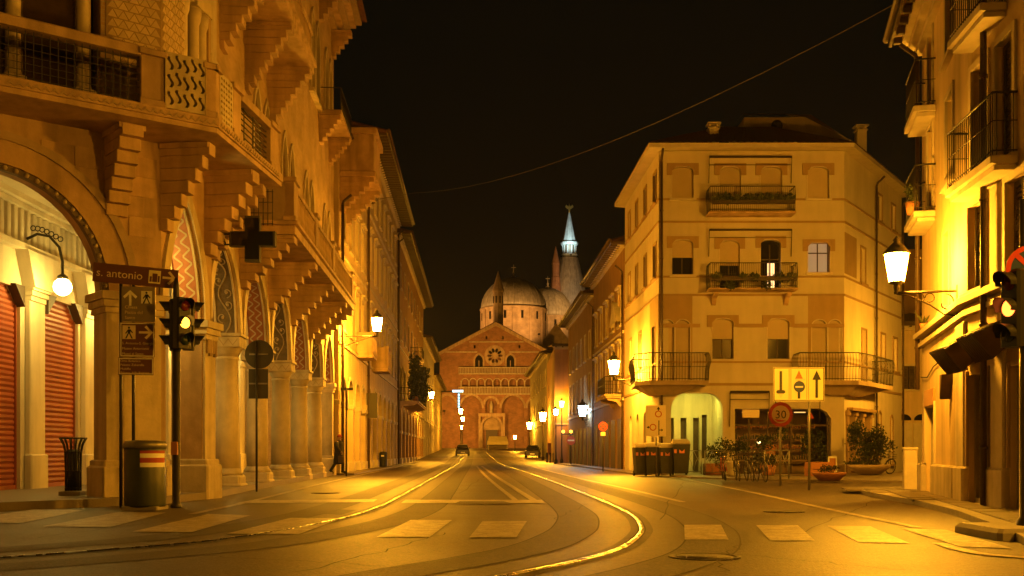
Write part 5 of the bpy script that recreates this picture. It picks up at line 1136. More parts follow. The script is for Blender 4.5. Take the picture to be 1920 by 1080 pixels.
# ================================================================ signals and signs
def head(par, W_, lit=None, n=3, back=True):
    """three-lens signal head facing local -Y, foot at W_"""
    hgt = .32 * n
    b = MB(); b.cbox(-.15, .15, 0, .2, 0, hgt, .03)
    h = b.build('signal_head', 'sign_black', par, W_)
    for i in range(n):
        z = hgt - .16 - .32 * i; l = MB(); l.M = T(0, -.005, z) @ RX(R(90)); l.lathe([(.105, 0), (.09, .015), (.0001, .03)], 16)
        l.build('lens', ('lens_red_dim', 'lens_dark', 'lens_green')[i] if lit != i else ('signal_red', 'signal_amber', 'lens_green')[i], h, W_)
        v = MB(); v.M = T(0, 0, z); vs = []
        for j in range(13):
            a = R(-20 + 220 * j / 12)
            for r_, y in ((.125, 0), (.125, -.2)): vs.append((r_ * math.cos(a), y * (.55 + .45 * math.sin(max(a, 0)) if 0 < a < math.pi else .5), r_ * math.sin(a)))
        v.add(vs, [(2 * j, 2 * j + 1, 2 * j + 3, 2 * j + 2) for j in range(12)], True); v.build('visor', 'sign_black', h, W_)
    return h
ltx, lty = -6.36, 20.2
tl = thing('traffic_light', T(ltx, lty, 0), 'black traffic light with its amber lamp lit, before the left arcade', 'traffic light')
b = MB(); b.lathe([(.11, 0), (.11, .05), (.075, .08), (.075, 3.0), (.06, 3.02), (.06, 4.2), (.03, 4.35)], 12); b.build('pole', 'pole_dark', tl); b = MB(); b.cbox(-.06, .06, -.13, -.06, 1.0, 1.25, .01); b.build('push_button', 'sign_orange', tl)
head(tl, WM[tl.name] @ T(.02, -.02, 0) @ RZ(R(48)) @ T(0, -.28, 3.0), 1); head(tl, WM[tl.name] @ T(.06, .1, 0) @ RZ(R(112)) @ T(0, -.24, 3.0)); head(tl, WM[tl.name] @ RZ(R(-75)) @ T(-.02, -.12, 2.98))
rt = thing('traffic_light', T(6.42, 13.3, 0), 'traffic light with a glowing red lamp at the right edge', 'traffic light')
b = MB(); b.lathe([(.12, .1), (.12, .2), (.085, .24), (.085, 4.2)], 12); b.build('pole', 'pole_dark', rt)
head(rt, WM[rt.name] @ T(-.12, 0, 2.36) @ RZ(R(-68)) @ T(0, -.14, 0), 1)
rt.children[1].name = 'signal_head'
for c in rt.children:
    for q_ in c.children:
        if q_.data.materials[0].name == 'signal_amber': q_.data.materials[0] = MATS['signal_red']
def disc(par, name, W_, r, m, y, t=.006, n=32, r0=0.):
    b = MB(); o = [(r * math.cos(2 * math.pi * i / n), r * math.sin(2 * math.pi * i / n)) for i in range(n)]
    b.plate(o, [[(r0 * math.cos(2 * math.pi * i / n), r0 * math.sin(2 * math.pi * i / n)) for i in range(n)]] if r0 else [], y, y + t); return b.build(name, m, par, W_)
W_ = T(6.42, 13.3, 3.32) @ RZ(R(-12)) @ T(.03, -.1, 0)
ns = disc(rt, 'no_stopping_disc', W_, .30, 'sign_blue', 0, .01); disc(rt, 'disc_border', W_, .30, 'sign_red', -.006, .005, 32, .24)
b = MB(); b.M = RY(R(45)); b.box(-.25, .25, -.006, -.001, -.03, .03); b.build('disc_bar', 'sign_red', rt, W_)
def post2(par, W_, x, h, r=.03, m='pole_grey'): b = MB(); b.lathe([(r, 0), (r, h)], 8, x, 0, 0); return b.build('post', m, par, W_)
def arrow(par, W_, L_, m, rot=0., y=-.012, w_=.045, hd=.14):
    b = MB(); b.M = RY(rot); b.plate([(-w_, -L_ / 2), (w_, -L_ / 2), (w_, L_ / 2 - hd), (hd, L_ / 2 - hd), (0, L_ / 2), (-hd, L_ / 2 - hd), (-w_, L_ / 2 - hd)], [], y, y + .004); return b.build('arrow', m, par, W_)
def thin_arrow(par, W_, L_, m, rot):
    b = MB(); b.M = RY(rot); b.plate([(-.022, -L_ / 2), (.022, -L_ / 2), (.022, L_ / 2 - .08), (.10, L_ / 2 - .16), (.13, L_ / 2 - .12), (0, L_ / 2), (-.13, L_ / 2 - .12), (-.10, L_ / 2 - .16), (-.022, L_ / 2 - .08)], [], -.012, -.008); return b.build('arrow', m, par, W_)
def walker(par, W_, m):
    b = MB(); b.plate([(.02 * math.cos(t), .085 + .022 * math.sin(t)) for t in [2 * math.pi * i / 8 for i in range(8)]], [], -.014, -.011)
    for p in ([(-.02, .055), (.03, .055), (.022, -.02), (-.022, -.02)], [(-.022, -.02), (.0, -.02), (-.045, -.12), (-.07, -.12)], [(0, -.02), (.022, -.02), (.07, -.12), (.045, -.12)], [(-.02, .05), (-.07, -.02), (-.055, -.03), (-.01, .03)], [(.03, .05), (.075, -.01), (.06, -.02), (.015, .03)]): b.plate(p, [], -.014, -.011)
    return b.build('pedestrian_symbol', m, par, W_)
# brown tourist signs on two posts
sg = thing('tourist_sign', T(-7.38, 20.3, 0), 'stack of brown tourist signs on two posts, s. antonio arrow on top', 'sign')
WS = T(-7.38, 20.3, 0) @ RZ(R(8))
post2(sg, WS, -.06, 4.4, .032, 'pole_dark'); post2(sg, WS, .17, 4.4, .032, 'pole_dark')
def board(par, W_, x0, x1, z0, z1, m, border=None, y=-.05):
    b = MB(); b.cbox(x0, x1, y, y + .025, z0, z1, .004); o = b.build('sign_board', m, par, W_)
    if border: q_ = MB(); q_.plate(rect(x0 + .012, x1 - .012, z0 + .012, z1 - .012), [rect(x0 + .03, x1 - .03, z0 + .03, z1 - .03)], y - .004, y - .0005); q_.build('sign_border', border, o, W_)
    return o
WT = WS @ T(.22, 0, 4.42) @ RY(R(4.2))
o = board(sg, WT, -.78, .78, -.19, .17, 'sign_brown')
lettering('s. antonio', .215, 'sign_pale', o, WT @ T(-.72, -.055, -.08)); b = MB(); b.plate(rect(.24, .46, -.13, .12), [], -.054, -.051); b.build('pictogram_field', 'sign_yellow', o, WT)
b = MB()
for x, w_, h_ in ((.26, .04, .1), (.31, .09, .16), (.41, .035, .12)): b.plate(rect(x, x + w_, -.1, -.1 + h_), [], -.058, -.055)
b.build('church_pictogram', 'sign_brown', o, WT); thin_arrow(o, WT @ T(.62, -.043, -.0), .25, 'sign_pale', R(90))
o = board(sg, WS, -.04, .58, 3.53, 4.2, 'sign_silver'); thin_arrow(o, WS @ T(.12, -.045, 3.98), .3, 'sign_white', 0); b = MB(); b.plate(rect(.32, .52, 3.88, 4.12), [], -.054, -.051); f_ = b.build('pictogram_field', 'sign_white', o, WS); walker(o, WS @ T(.42, -.045, 4.0), 'sign_black')
for i, t in enumerate(('Chiesa', 'Piazza del', 'Santo')): lettering(t, .085, 'sign_pale', o, WS @ T(.02, -.055, 3.78 - .1 * i))
o = board(sg, WS, -.07, .57, 2.86, 3.52, 'sign_brown', 'sign_white'); b = MB(); b.plate(rect(-.02, .22, 3.2, 3.46), [], -.06, -.057); b.build('pictogram_field', 'sign_pale', o, WS); walker(o, WS @ T(.10, -.05, 3.33), 'sign_black'); thin_arrow(o, WS @ T(.41, -.046, 3.33), .26, 'sign_pale', R(90))
for i, t in enumerate(('S. Antonio-S. Giorgio', 'Museo Antoniano', 'Musei al Santo')): lettering(t, .068, 'sign_pale', o, WS @ T(-.03, -.056, 3.1 - .1 * i))
o = board(sg, WS, -.1, .55, 2.52, 2.85, 'sign_brown', 'sign_white')
for i, t in enumerate(('Orto Botanico', 'Palazzo Zabarella', 'Multiflo', 'Palazzo della Ragione')): lettering(t, .062, 'sign_pale', o, WS @ T(-.06, -.056, 2.765 - .075 * i))
# pharmacy cross on an arm
pc = thing('pharmacy_cross', T(-6.95, 24.3, 5.9), 'dark unlit pharmacy cross on an arm by the arcade', 'shop sign')
c = [(-.17, -.52), (.17, -.52), (.17, -.17), (.52, -.17), (.52, .17), (.17, .17), (.17, .52), (-.17, .52), (-.17, .17), (-.52, .17), (-.52, -.17), (-.17, -.17)]
WX = T(-5.9, 24.3, 5.9); MB().plate(c, [], -.09, .09).build('cross_case', 'sign_back', pc, WX); MB().plate([(a * .9, b * .9) for a, b in c], [], -.1, -.091).build('cross_face', 'glass_dark', pc, WX)
b = MB(); [b.tube([(-1.1, 0, z), (-.5, 0, z)], .02, 5) for z in (.12, -.12)]; b.tube([(-.9, 0, .3), (-.7, 0, .14), (-.62, 0, -.12)], .014, 5); b.build('arm', 'iron', pc, WX)
# backs of signs by the arcade
bs_ = thing('road_sign', T(-6.8, 28.4, 0), 'round road sign and plate seen from behind on a thin pole, by the arcade columns', 'sign'); W_ = T(-6.8, 28.4, 0)
post2(bs_, W_, 0, 4.0, .03, 'pole_dark'); disc(bs_, 'sign_disc', W_ @ T(.06, 0, 3.66), .385, 'sign_back', .03, .012); b = MB(); b.cbox(-.22, .3, .03, .042, 2.48, 3.27, .004); b.build('sign_plate', 'sign_back', bs_, W_)
MB().box(-.2, .3, .0, .03, 3.64, 3.68).build('clamp', 'pole_grey', bs_, W_); MB().box(-.2, .28, .0, .03, 2.86, 2.9).build('clamp', 'pole_grey', bs_, W_)
tp = thing('road_sign', T(-7.3, 47, 0), 'thin post with a flat plate on top beside the walking person', 'sign'); post2(tp, WM[tp.name], 0, 3.9, .04, 'pole_dark'); b = MB(); b.cbox(-.25, .3, -.02, .02, 3.78, 3.9, .01); b.cbox(-.04, .06, -.03, .03, 2.9, 3.78, .01); b.build('sign_plate', 'sign_back', tp)
hp = thing('hanging_sign', T(-8.45, 62.2, 3.2), 'dark rectangular sign hanging on the drainpipe, left row', 'sign'); b = MB(); b.cbox(-.2, .6, -.06, .06, -.15, 1.3, .02); b.build('sign_box', 'sign_back', hp); b = MB(); b.tube([(-.6, 0, 1.15), (0, 0, 1.15)], .025, 5); b.build('arm', 'iron', hp)
# speed limit and lane board
sp = thing('road_sign', T(8.3, 33, 0), 'red ringed 30 speed limit sign on a grey pole', 'sign'); W_ = T(8.3, 33, 0); post2(sp, W_, 0, 2.62, .035); WD = W_ @ T(0, -.05, 2.22)
disc(sp, 'sign_disc', WD, .38, 'sign_red', 0, .012); disc(sp, 'sign_field', WD, .275, 'sign_pale', -.005, .004); lettering('30', .36, 'sign_black', sp, WD @ T(-.0, -.008, -.125), 'CENTER')
b = MB(); b.plate([(-.13, .02), (-.05, .05), (-.06, -.04)], [], -.009, -.0065); b.plate([(-.2, -.14), (.15, -.19), (.2, -.16), (.05, -.22), (-.1, -.23)], [], -.009, -.0065); b.build('worn_patch', 'sign_red', sp, WD)
ls = thing('road_sign', T(8.22, 29.5, 0), 'yellow board with three lane arrows on a tall grey pole', 'sign'); W_ = T(8.22, 29.5, 0); post2(ls, W_, 0, 3.4, .036); WL = W_ @ T(-.3, -.05, 2.93)
b = MB(); b.cbox(-.71, .71, 0, .02, -.47, .47, .01); o = b.build('sign_board', 'sign_yellow', ls, WL)
b = MB(); b.plate(rect(-.695, .695, -.455, .455), [rect(-.675, .675, -.435, .435)], -.004, -.0005); [b.box(x - .006, x + .006, -.004, -.0005, -.42, .42) for x in (-.27, -.22, .22, .27)]; b.build('sign_border', 'sign_black', o, WL)
b = MB(); b.plate([(-.035, .36), (.035, .36), (.035, -.16), (.1, -.17), (.13, -.22), (.09, -.26), (-.09, -.26), (-.13, -.22), (-.1, -.17), (-.035, -.16)], [], -.012, -.008); b.build('arrow', 'sign_black', o, WL @ T(-.5, 0, 0))
b = MB(); b.plate([(-.08, .0), (.08, 0), (0, -.12)], [], -.013, -.009); b.build('worn_patch', 'sign_pale', o, WL @ T(-.5, 0, -.26))
b = MB(); b.plate([(-.035, -.38), (.035, -.38), (.035, .12), (.12, .12), (0, .38), (-.12, .12), (-.035, .12)], [], -.012, -.008); b.build('arrow', 'sign_black', o, WL @ T(.49, 0, 0))
b = MB(); b.plate([(-.035, -.05), (.035, -.05), (.035, .0), (.11, .0), (0, .24), (-.11, 0), (-.035, .0)], [], -.012, -.008); b.build('arrow', 'sign_orange', o, WL @ T(0, 0, .14)); b = MB(); b.box(-.035, .035, -.012, -.008, -.4, -.2); b.build('arrow', 'sign_black', o, WL)
disc(o, 'blue_disc', WL @ T(.01, 0, -.07), .155, 'sign_blue', -.018, .005); b = MB(); b.box(-.10, .11, -.022, -.0185, -.095, -.055); b.build('white_bar', 'sign_white', o, WL)
b = MB(); b.box(-.1, .17, -.013, -.009, .1, .15); b.build('worn_patch', 'sign_pale', o, WL)
# route board on the corner of the cream house
rb = thing('road_sign', T(5.95, 46.6, 0), 'pale route board with two roundabout symbols above the waste bins', 'sign'); W_ = T(5.95, 46.6, 0); post2(rb, W_, .35, 3.1, .035); WB = W_ @ T(.32, -.05, 2.42)
b = MB(); b.cbox(-.44, .44, 0, .02, -.68, .68, .01); o = b.build('sign_board', 'sign_pale', rb, WB); b = MB()
for x, z in ((.12, .3), (-.12, -.28)): b.plate([(x + .15 * math.cos(t), z + .15 * math.sin(t)) for t in [2 * math.pi * i / 16 for i in range(16)]], [[(x + .11 * math.cos(t), z + .11 * math.sin(t)) for t in [2 * math.pi * i / 16 for i in range(16)]]], -.006, -.001)
b.build('roundabout_symbol', 'sign_red', o, WB); b = MB(); b.plate([(.1, .45), (.14, .45), (.14, .5), (.2, .5), (.12, .62), (.04, .5), (.1, .5)], [], -.006, -.001); b.box(.12, .16, -.006, -.001, -.62, .02); b.plate([(.16, -.42), (.25, -.42), (.25, -.46), (.33, -.40), (.25, -.34), (.25, -.38), (.16, -.38)], [], -.006, -.001); b.plate([(-.27, -.3), (-.3, -.3), (-.3, -.34), (-.4, -.28), (-.3, -.22), (-.3, -.26), (-.27, -.26)], [], -.006, -.001); b.build('arrow', 'sign_black', o, WB)
# lit T-shaped sign far left, amber beacon with no-entry sign
ne = thing('lit_sign', T(-7.9, 152, 5), 'small cyan lit T-shaped sign far down the left row', 'sign'); b = MB(); b.cbox(-.6, .95, -.1, .1, 4.6, 4.92, .03); b.build('bar', 'neon', ne); [MB().cbox(.2, .44, -.1, .1, 2.4 + .42 * i, 2.72 + .42 * i, .03).build('letter', 'neon', ne, WM[ne.name]) for i in range(5)]; b = MB(); b.box(.14, .5, .11, .2, 2.3, 5); b.box(-2.2, .2, .1, .2, 4.6, 4.8); b.build('mount', 'iron', ne)
be = thing('road_sign', T(4.75, 86, 0), 'no-entry sign on a post under two amber warning lamps', 'sign'); W_ = T(4.75, 86, 0); post2(be, W_, 0, 2.7, .05, 'pole_dark'); disc(be, 'sign_disc', W_ @ T(0, -.06, 2.0), .36, 'sign_red', 0, .012); b = MB(); b.box(-.26, .26, -.07, -.062, 1.95, 2.06); b.build('white_bar', 'sign_white', be, W_)
b = MB(); b.cbox(-.75, .2, -.06, .06, 2.46, 2.56, .01); b.build('crossbar', 'pole_dark', be, W_)
for x in (0, -.62): b = MB(); b.ball((x, 0, 2.72), .13, 10, 8); b.build('beacon', 'signal_amber', be, W_)
rs_ = thing('road_sign', T(4.95, 58, 0), 'round red-edged sign on a post beside the brown house', 'sign'); W_ = T(4.95, 58, 0); post2(rs_, W_, 0, 2.75, .035, 'pole_dark'); disc(rs_, 'sign_disc', W_ @ T(0, -.05, 2.45), .25, 'sign_blue', 0, .01); disc(rs_, 'disc_border', W_ @ T(0, -.05, 2.45), .25, 'sign_red', -.005, .004, 32, .19); b = MB(); b.M = RY(R(45)); b.box(-.2, .2, -.006, -.001, -.025, .025); b.box(-.025, .025, -.0055, -.0005, -.2, .2); b.build('disc_bar', 'sign_red', rs_, W_ @ T(0, -.05, 2.45)); b = MB(); b.box(-.13, .13, -.04, -.03, 1.95, 2.15); b.build('sign_plate', 'sign_pale', rs_, W_)

# overhead wire
wi = tag(MB().tube([at(690, 377, 66), *[Vector((1, 0, 0)) * 0 + at(775, 362, 74).lerp(Vector((12.8, 26, 13.9)), t) - Vector((0, 0, 1.5 * 4 * t * (1 - t))) for t in [i / 14 for i in range(15)]]], .015, 5).build('overhead_wire', 'iron_brown'), 'thin overhead wire slung across the night sky between the houses', 'wire')

# ================================================================ bins, planters, railings, bicycles
bn = thing('litter_bin', T(-6.74, 19.6, 0), 'round dark bin with a red and white stripe label before the pier', 'bin')
b = MB(); b.lathe([(.36, .06), (.37, .1), (.37, 1.12), (.355, 1.14)], 28); b.build('body', 'plastic_green', bn); b = MB(); b.lathe([(.39, 1.12), (.39, 1.2), (.36, 1.25), (.2, 1.27), (.0001, 1.27)], 28); b.build('lid', 'pole_grey', bn); b = MB(); b.cbox(-.33, .33, -.33, .33, 0, .07, .02); b.build('base', 'kerb', bn)
for z0, z1, m in ((.78, .86, 'sign_white'), (.86, .95, 'red_paint'), (.95, 1.03, 'sign_white'), (1.03, 1.08, 'red_paint')):
    b = MB(); vs = []; n = 14
    for i in range(n + 1): a = R(-85 + 78 * i / n); vs += [(.374 * math.cos(a), .374 * math.sin(a), z0), (.374 * math.cos(a), .374 * math.sin(a), z1)]
    b.add(vs, [(2 * i, 2 * i + 2, 2 * i + 3, 2 * i + 1) for i in range(n)], True); b.build('stripe', m, bn)
gb = thing('litter_bin', T(-9.05, 22.0, .16), 'slim flared iron bin inside the portico arch', 'bin'); b = MB()
for i in range(14): a = 2 * math.pi * i / 14; b.tube([(r_ * math.cos(a), r_ * math.sin(a), z) for r_, z in ((.15, .1), (.15, .5), (.16, .9), (.19, 1.05), (.26, 1.18))], .014, 5)
for z, r_ in ((.15, .155), (.5, .155), (.9, .165), (1.18, .265)): b.tube([(r_ * math.cos(a), r_ * math.sin(a), z) for a in [2 * math.pi * i / 20 for i in range(21)]], .015, 5)
b.build('cage', 'iron', gb); b = MB(); b.lathe([(.12, .1), (.13, .95)], 12); b.build('liner', 'plastic_dark', gb); b = MB(); b.cbox(-.22, .22, -.22, .22, 0, .1, .02); b.build('base', 'kerb', gb)
def wheelie(x, y, rz, label, sc=1.):
    W_ = T(x, y, .0) @ RZ(rz) @ Matrix.Diagonal((sc, sc, sc, 1)); r = thing('wheelie_bin', W_, label, 'bin', 'waste bins by the corner house')
    b = MB(); b.add([(-.26, -.3, .12), (.26, -.3, .12), (.26, .3, .12), (-.26, .3, .12), (-.33, -.4, 1.25), (.33, -.4, 1.25), (.33, .38, 1.25), (-.33, .38, 1.25)], [(3, 2, 1, 0), (0, 1, 5, 4), (1, 2, 6, 5), (2, 3, 7, 6), (3, 0, 4, 7), (4, 5, 6, 7)]); b.build('body', 'plastic_dark', r, W_)
    b = MB(); b.cbox(-.35, .35, -.44, .4, 1.25, 1.31, .02); b.add([(-.33, -.42, 1.31), (.33, -.42, 1.31), (.33, .38, 1.31), (-.33, .38, 1.31), (-.28, -.2, 1.42), (.28, -.2, 1.42), (.28, .3, 1.46), (-.28, .3, 1.46)], [(0, 1, 5, 4), (1, 2, 6, 5), (2, 3, 7, 6), (3, 0, 4, 7), (4, 5, 6, 7)]); b.build('lid', 'canvas', r, W_)
    for sx_ in (-.26, .26): b = MB(); b.M = T(sx_, .32, .12) @ RY(R(90)); b.lathe([(.12, -.03), (.12, .03)], 14); b.build('wheel', 'rubber', r, W_)
    b = MB(); b.plate([(-.1, .9), (.1, .9), (.1, 1.05), (.0, .96), (-.1, 1.05)], [], -.43, -.40); b.plate([(-.3, .9), (-.2, .9), (-.2, 1.05), (-.3, 1.05)], [], -.42, -.40); b.build('reflector', 'reflector', r, W_)
    b = MB(); b.tube([(-.28, .42, 1.2), (-.28, .48, 1.24), (.28, .48, 1.24), (.28, .42, 1.2)], .02, 6); b.build('handle', 'plastic_dark', r, W_)
wheelie(5.72, 47.3, R(4), 'leftmost dark wheeled bin of the row under the route board'); wheelie(6.2, 47.0, R(-3), 'second dark wheeled bin under the route board, in the middle', 1.02); wheelie(6.75, 46.8, R(2), 'third dark wheeled bin of the row, under the route board', 1.0); wheelie(7.35, 46.5, R(-2), 'broad dark wheeled bin at the right end of the row', 1.12)
def fence(x, y, l, label):
    W_ = T(x, y, .07); r = thing('railing', W_, label, 'railing', 'crossed-bar railings before the passage'); b = MB()
    for z in (1.05, .12): b.tube([(0, 0, z), (l, 0, z)], .022, 6)
    for q_ in (0, l): b.tube([(q_, 0, 0), (q_, 0, 1.05)], .028, 6)
    b.build('frame', 'pole_grey', r, W_); b = MB(); n = max(2, int(l / .3))
    for i in range(n): a, c = i * l / n, (i + 1) * l / n; b.tube([(a, 0, .12), (a + (c - a) * .3, 0, .55), (c, 0, 1.05)], .012, 5); b.tube([(c, 0, .12), (c - (c - a) * .3, 0, .55), (a, 0, 1.05)], .012, 5)
    b.build('crossed_bars', 'pole_grey', r, W_)
fence(7.75, 47.6, .7, 'short crossed-bar railing right beside the waste bins'); fence(8.25, 45.6, .95, 'crossed-bar railing in front of the plant trough'); fence(9.35, 39.5, .9, 'crossed-bar railing behind the parked bicycles')
def shrub(par, W_, n, box, size, seed, m='leaf_a', clumps=9, name='foliage'):
    rnd = random.Random(seed); b = MB()
    for c in range(clumps):
        o = Vector((rnd.uniform(-1, 1) * box[0] * .7, rnd.uniform(-1, 1) * box[1] * .7, rnd.uniform(-1, 1) * box[2] * .75)); k = rnd.uniform(.28, .5)
        lf = leaves(n // clumps, 1, (box[0] * k, box[1] * k, box[2] * k), size, seed * 31 + c); b.M = T(*o); b.add(lf.v, lf.f); b.M = None
    return b.build(name, m, par, W_)
tr = thing('planter', T(8.4, 46.2, .07), 'long plant trough with a low hedge beside the passage', 'planter'); b = MB(); b.cbox(-.1, .95, -.2, .2, 0, .5, .03); b.build('trough', 'terracotta', tr); shrub(tr, WM[tr.name] @ T(.42, 0, .85), 900, (.62, .26, .42), .09, 3)
po = thing('planter', T(8.95, 43.6, .07), 'tall pale conical pot with a leafy shrub by the passage', 'planter'); b = MB(); b.lathe([(.16, 0), (.2, .1), (.3, .55), (.33, .6), (.29, .6), (.27, .52)], 18); b.build('pot', 'pot_white', po); shrub(po, WM[po.name] @ T(.1, 0, 1.08), 1100, (.75, .5, .5), .1, 4, clumps=12)
bp = thing('planter', T(11.0, 37.0, .07), 'low wide bowl with small plants behind the speed sign', 'planter'); b = MB(); b.lathe([(.35, 0), (.55, .2), (.6, .28), (.54, .28)], 20); b.build('bowl', 'terracotta', bp); shrub(bp, WM[bp.name] @ T(0, 0, .36), 300, (.4, .4, .16), .08, 5)
tp2 = thing('planter', T(12.6, 44, .07), 'square stacked wooden planter with evergreen before the shop', 'planter'); b = MB(); b.cbox(-.45, .45, -.35, .35, 0, .27, .03); b.cbox(-.45, .45, -.35, .35, .29, .58, .03); b.build('box', 'terracotta', tp2); shrub(tp2, WM[tp2.name] @ T(-.1, 0, 1.25), 900, (.55, .4, .75), .12, 6)
tp3 = thing('planter', T(10.9, 45.5, .07), 'dark leafy shrub in a tub against the shop window', 'planter'); b = MB(); b.lathe([(.28, 0), (.36, .45), (.32, .45)], 16); b.build('tub', 'terracotta', tp3); shrub(tp3, WM[tp3.name] @ T(0, 0, 1.25), 1100, (.75, .45, .95), .12, 7)
bw = thing('planter', T(15.5, 46.3, .07), 'big stone bowl planter with a bushy oleander at the shop corner', 'planter'); b = MB(); b.lathe([(.3, 0), (.5, .05), (.85, .3), (.92, .42), (.86, .45), (.8, .4)], 28); b.build('bowl', 'stone_dark', bw); shrub(bw, WM[bw.name] @ T(-.2, 0, .55), 500, (.85, .6, .16), .09, 8, 'leaf_b'); shrub(bw, WM[bw.name] @ T(.05, 0, 1.4), 2600, (1.05, .8, .95), .13, 9, 'leaf_a', 24)
b = MB()
for i in range(7): a = i * .9; b.tube([(.08 * math.cos(a), .08 * math.sin(a), .3), (.25 * math.cos(a), .25 * math.sin(a), .9), (.6 * math.cos(a), .5 * math.sin(a), 1.7)], [.03, .02, .008], 5)
b.build('stem', 'bark', bw)
ab = thing('notice_board', T(14.3, 47.6, .07), 'small white-edged pavement board beside the shop pillar', 'sign'); b = MB(); b.plate(rect(-.2, .2, .05, .8), [rect(-.14, .14, .12, .72)], -.02, .02); b.build('frame', 'sign_white', ab); b = MB(); b.box(-.15, .15, -.005, .01, .1, .74); b.build('panel', 'sign_orange', ab)
# balcony plants of the left row
for i in range(7):
    s_ = 1.6 + i * 1.8; pl_ = thing('potted_plant', F3 @ T(s_, -1.35, 5.3), ('leftmost', 'second', 'third', 'fourth', 'fifth', 'sixth', 'last')[i] + ' potted plant along the long balcony of the brown house', 'plant', 'plants on the long balcony'); W_ = WM[pl_.name]
    b = MB(); b.lathe([(.18, 0), (.26, .4), (.22, .4)], 12); b.build('pot', 'terracotta', pl_, W_); shrub(pl_, W_ @ T(0, 0, 1.5 + .5 * (i % 3 == 0)), 900, (.8, .8, 1.25 + .5 * (i % 3 == 0)), .26, 20 + i, 'leaf_b' if i % 2 else 'leaf_a', 14)
fp = thing('potted_plant', FN @ T(1.9, -.45, 6.55), 'plant in an orange pot on the small right balcony', 'plant'); b = MB(); b.lathe([(.12, 0), (.17, .27), (.14, .27)], 14); b.build('pot', 'terracotta', fp); shrub(fp, WM[fp.name] @ T(0, 0, .45), 260, (.18, .18, .25), .08, 40)
fp = thing('potted_plant', FN @ T(1.2, -.12, 3.98), 'small spiky plant on the string course of the right house', 'plant'); b = MB(); b.lathe([(.07, 0), (.1, .12), (.08, .12)], 10); b.build('pot', 'terracotta', fp); b = MB(); [b.tube([(0, 0, .1), (.1 * math.cos(a), .1 * math.sin(a), .25), (.22 * math.cos(a), .22 * math.sin(a), .28 + .08 * (i % 3))], [.02, .016, .003], 4) for i, a in enumerate([j * .9 for j in range(7)])]; b.build('foliage', 'leaf_b', fp)
eb = thing('utility_cabinet', FN @ T(-.9, -.2, .1), 'pale metal utility cabinet at the far corner of the right house', 'cabinet'); b = MB(); b.cbox(.05, .42, -.16, .16, 0, 1.02, .02); b.cbox(.03, .44, -.18, .18, 1.02, 1.08, .02); b.build('case', 'pot_white', eb); b = MB(); b.box(.09, .38, -.168, -.161, .1, .96); b.build('door', 'trim_pale', eb)
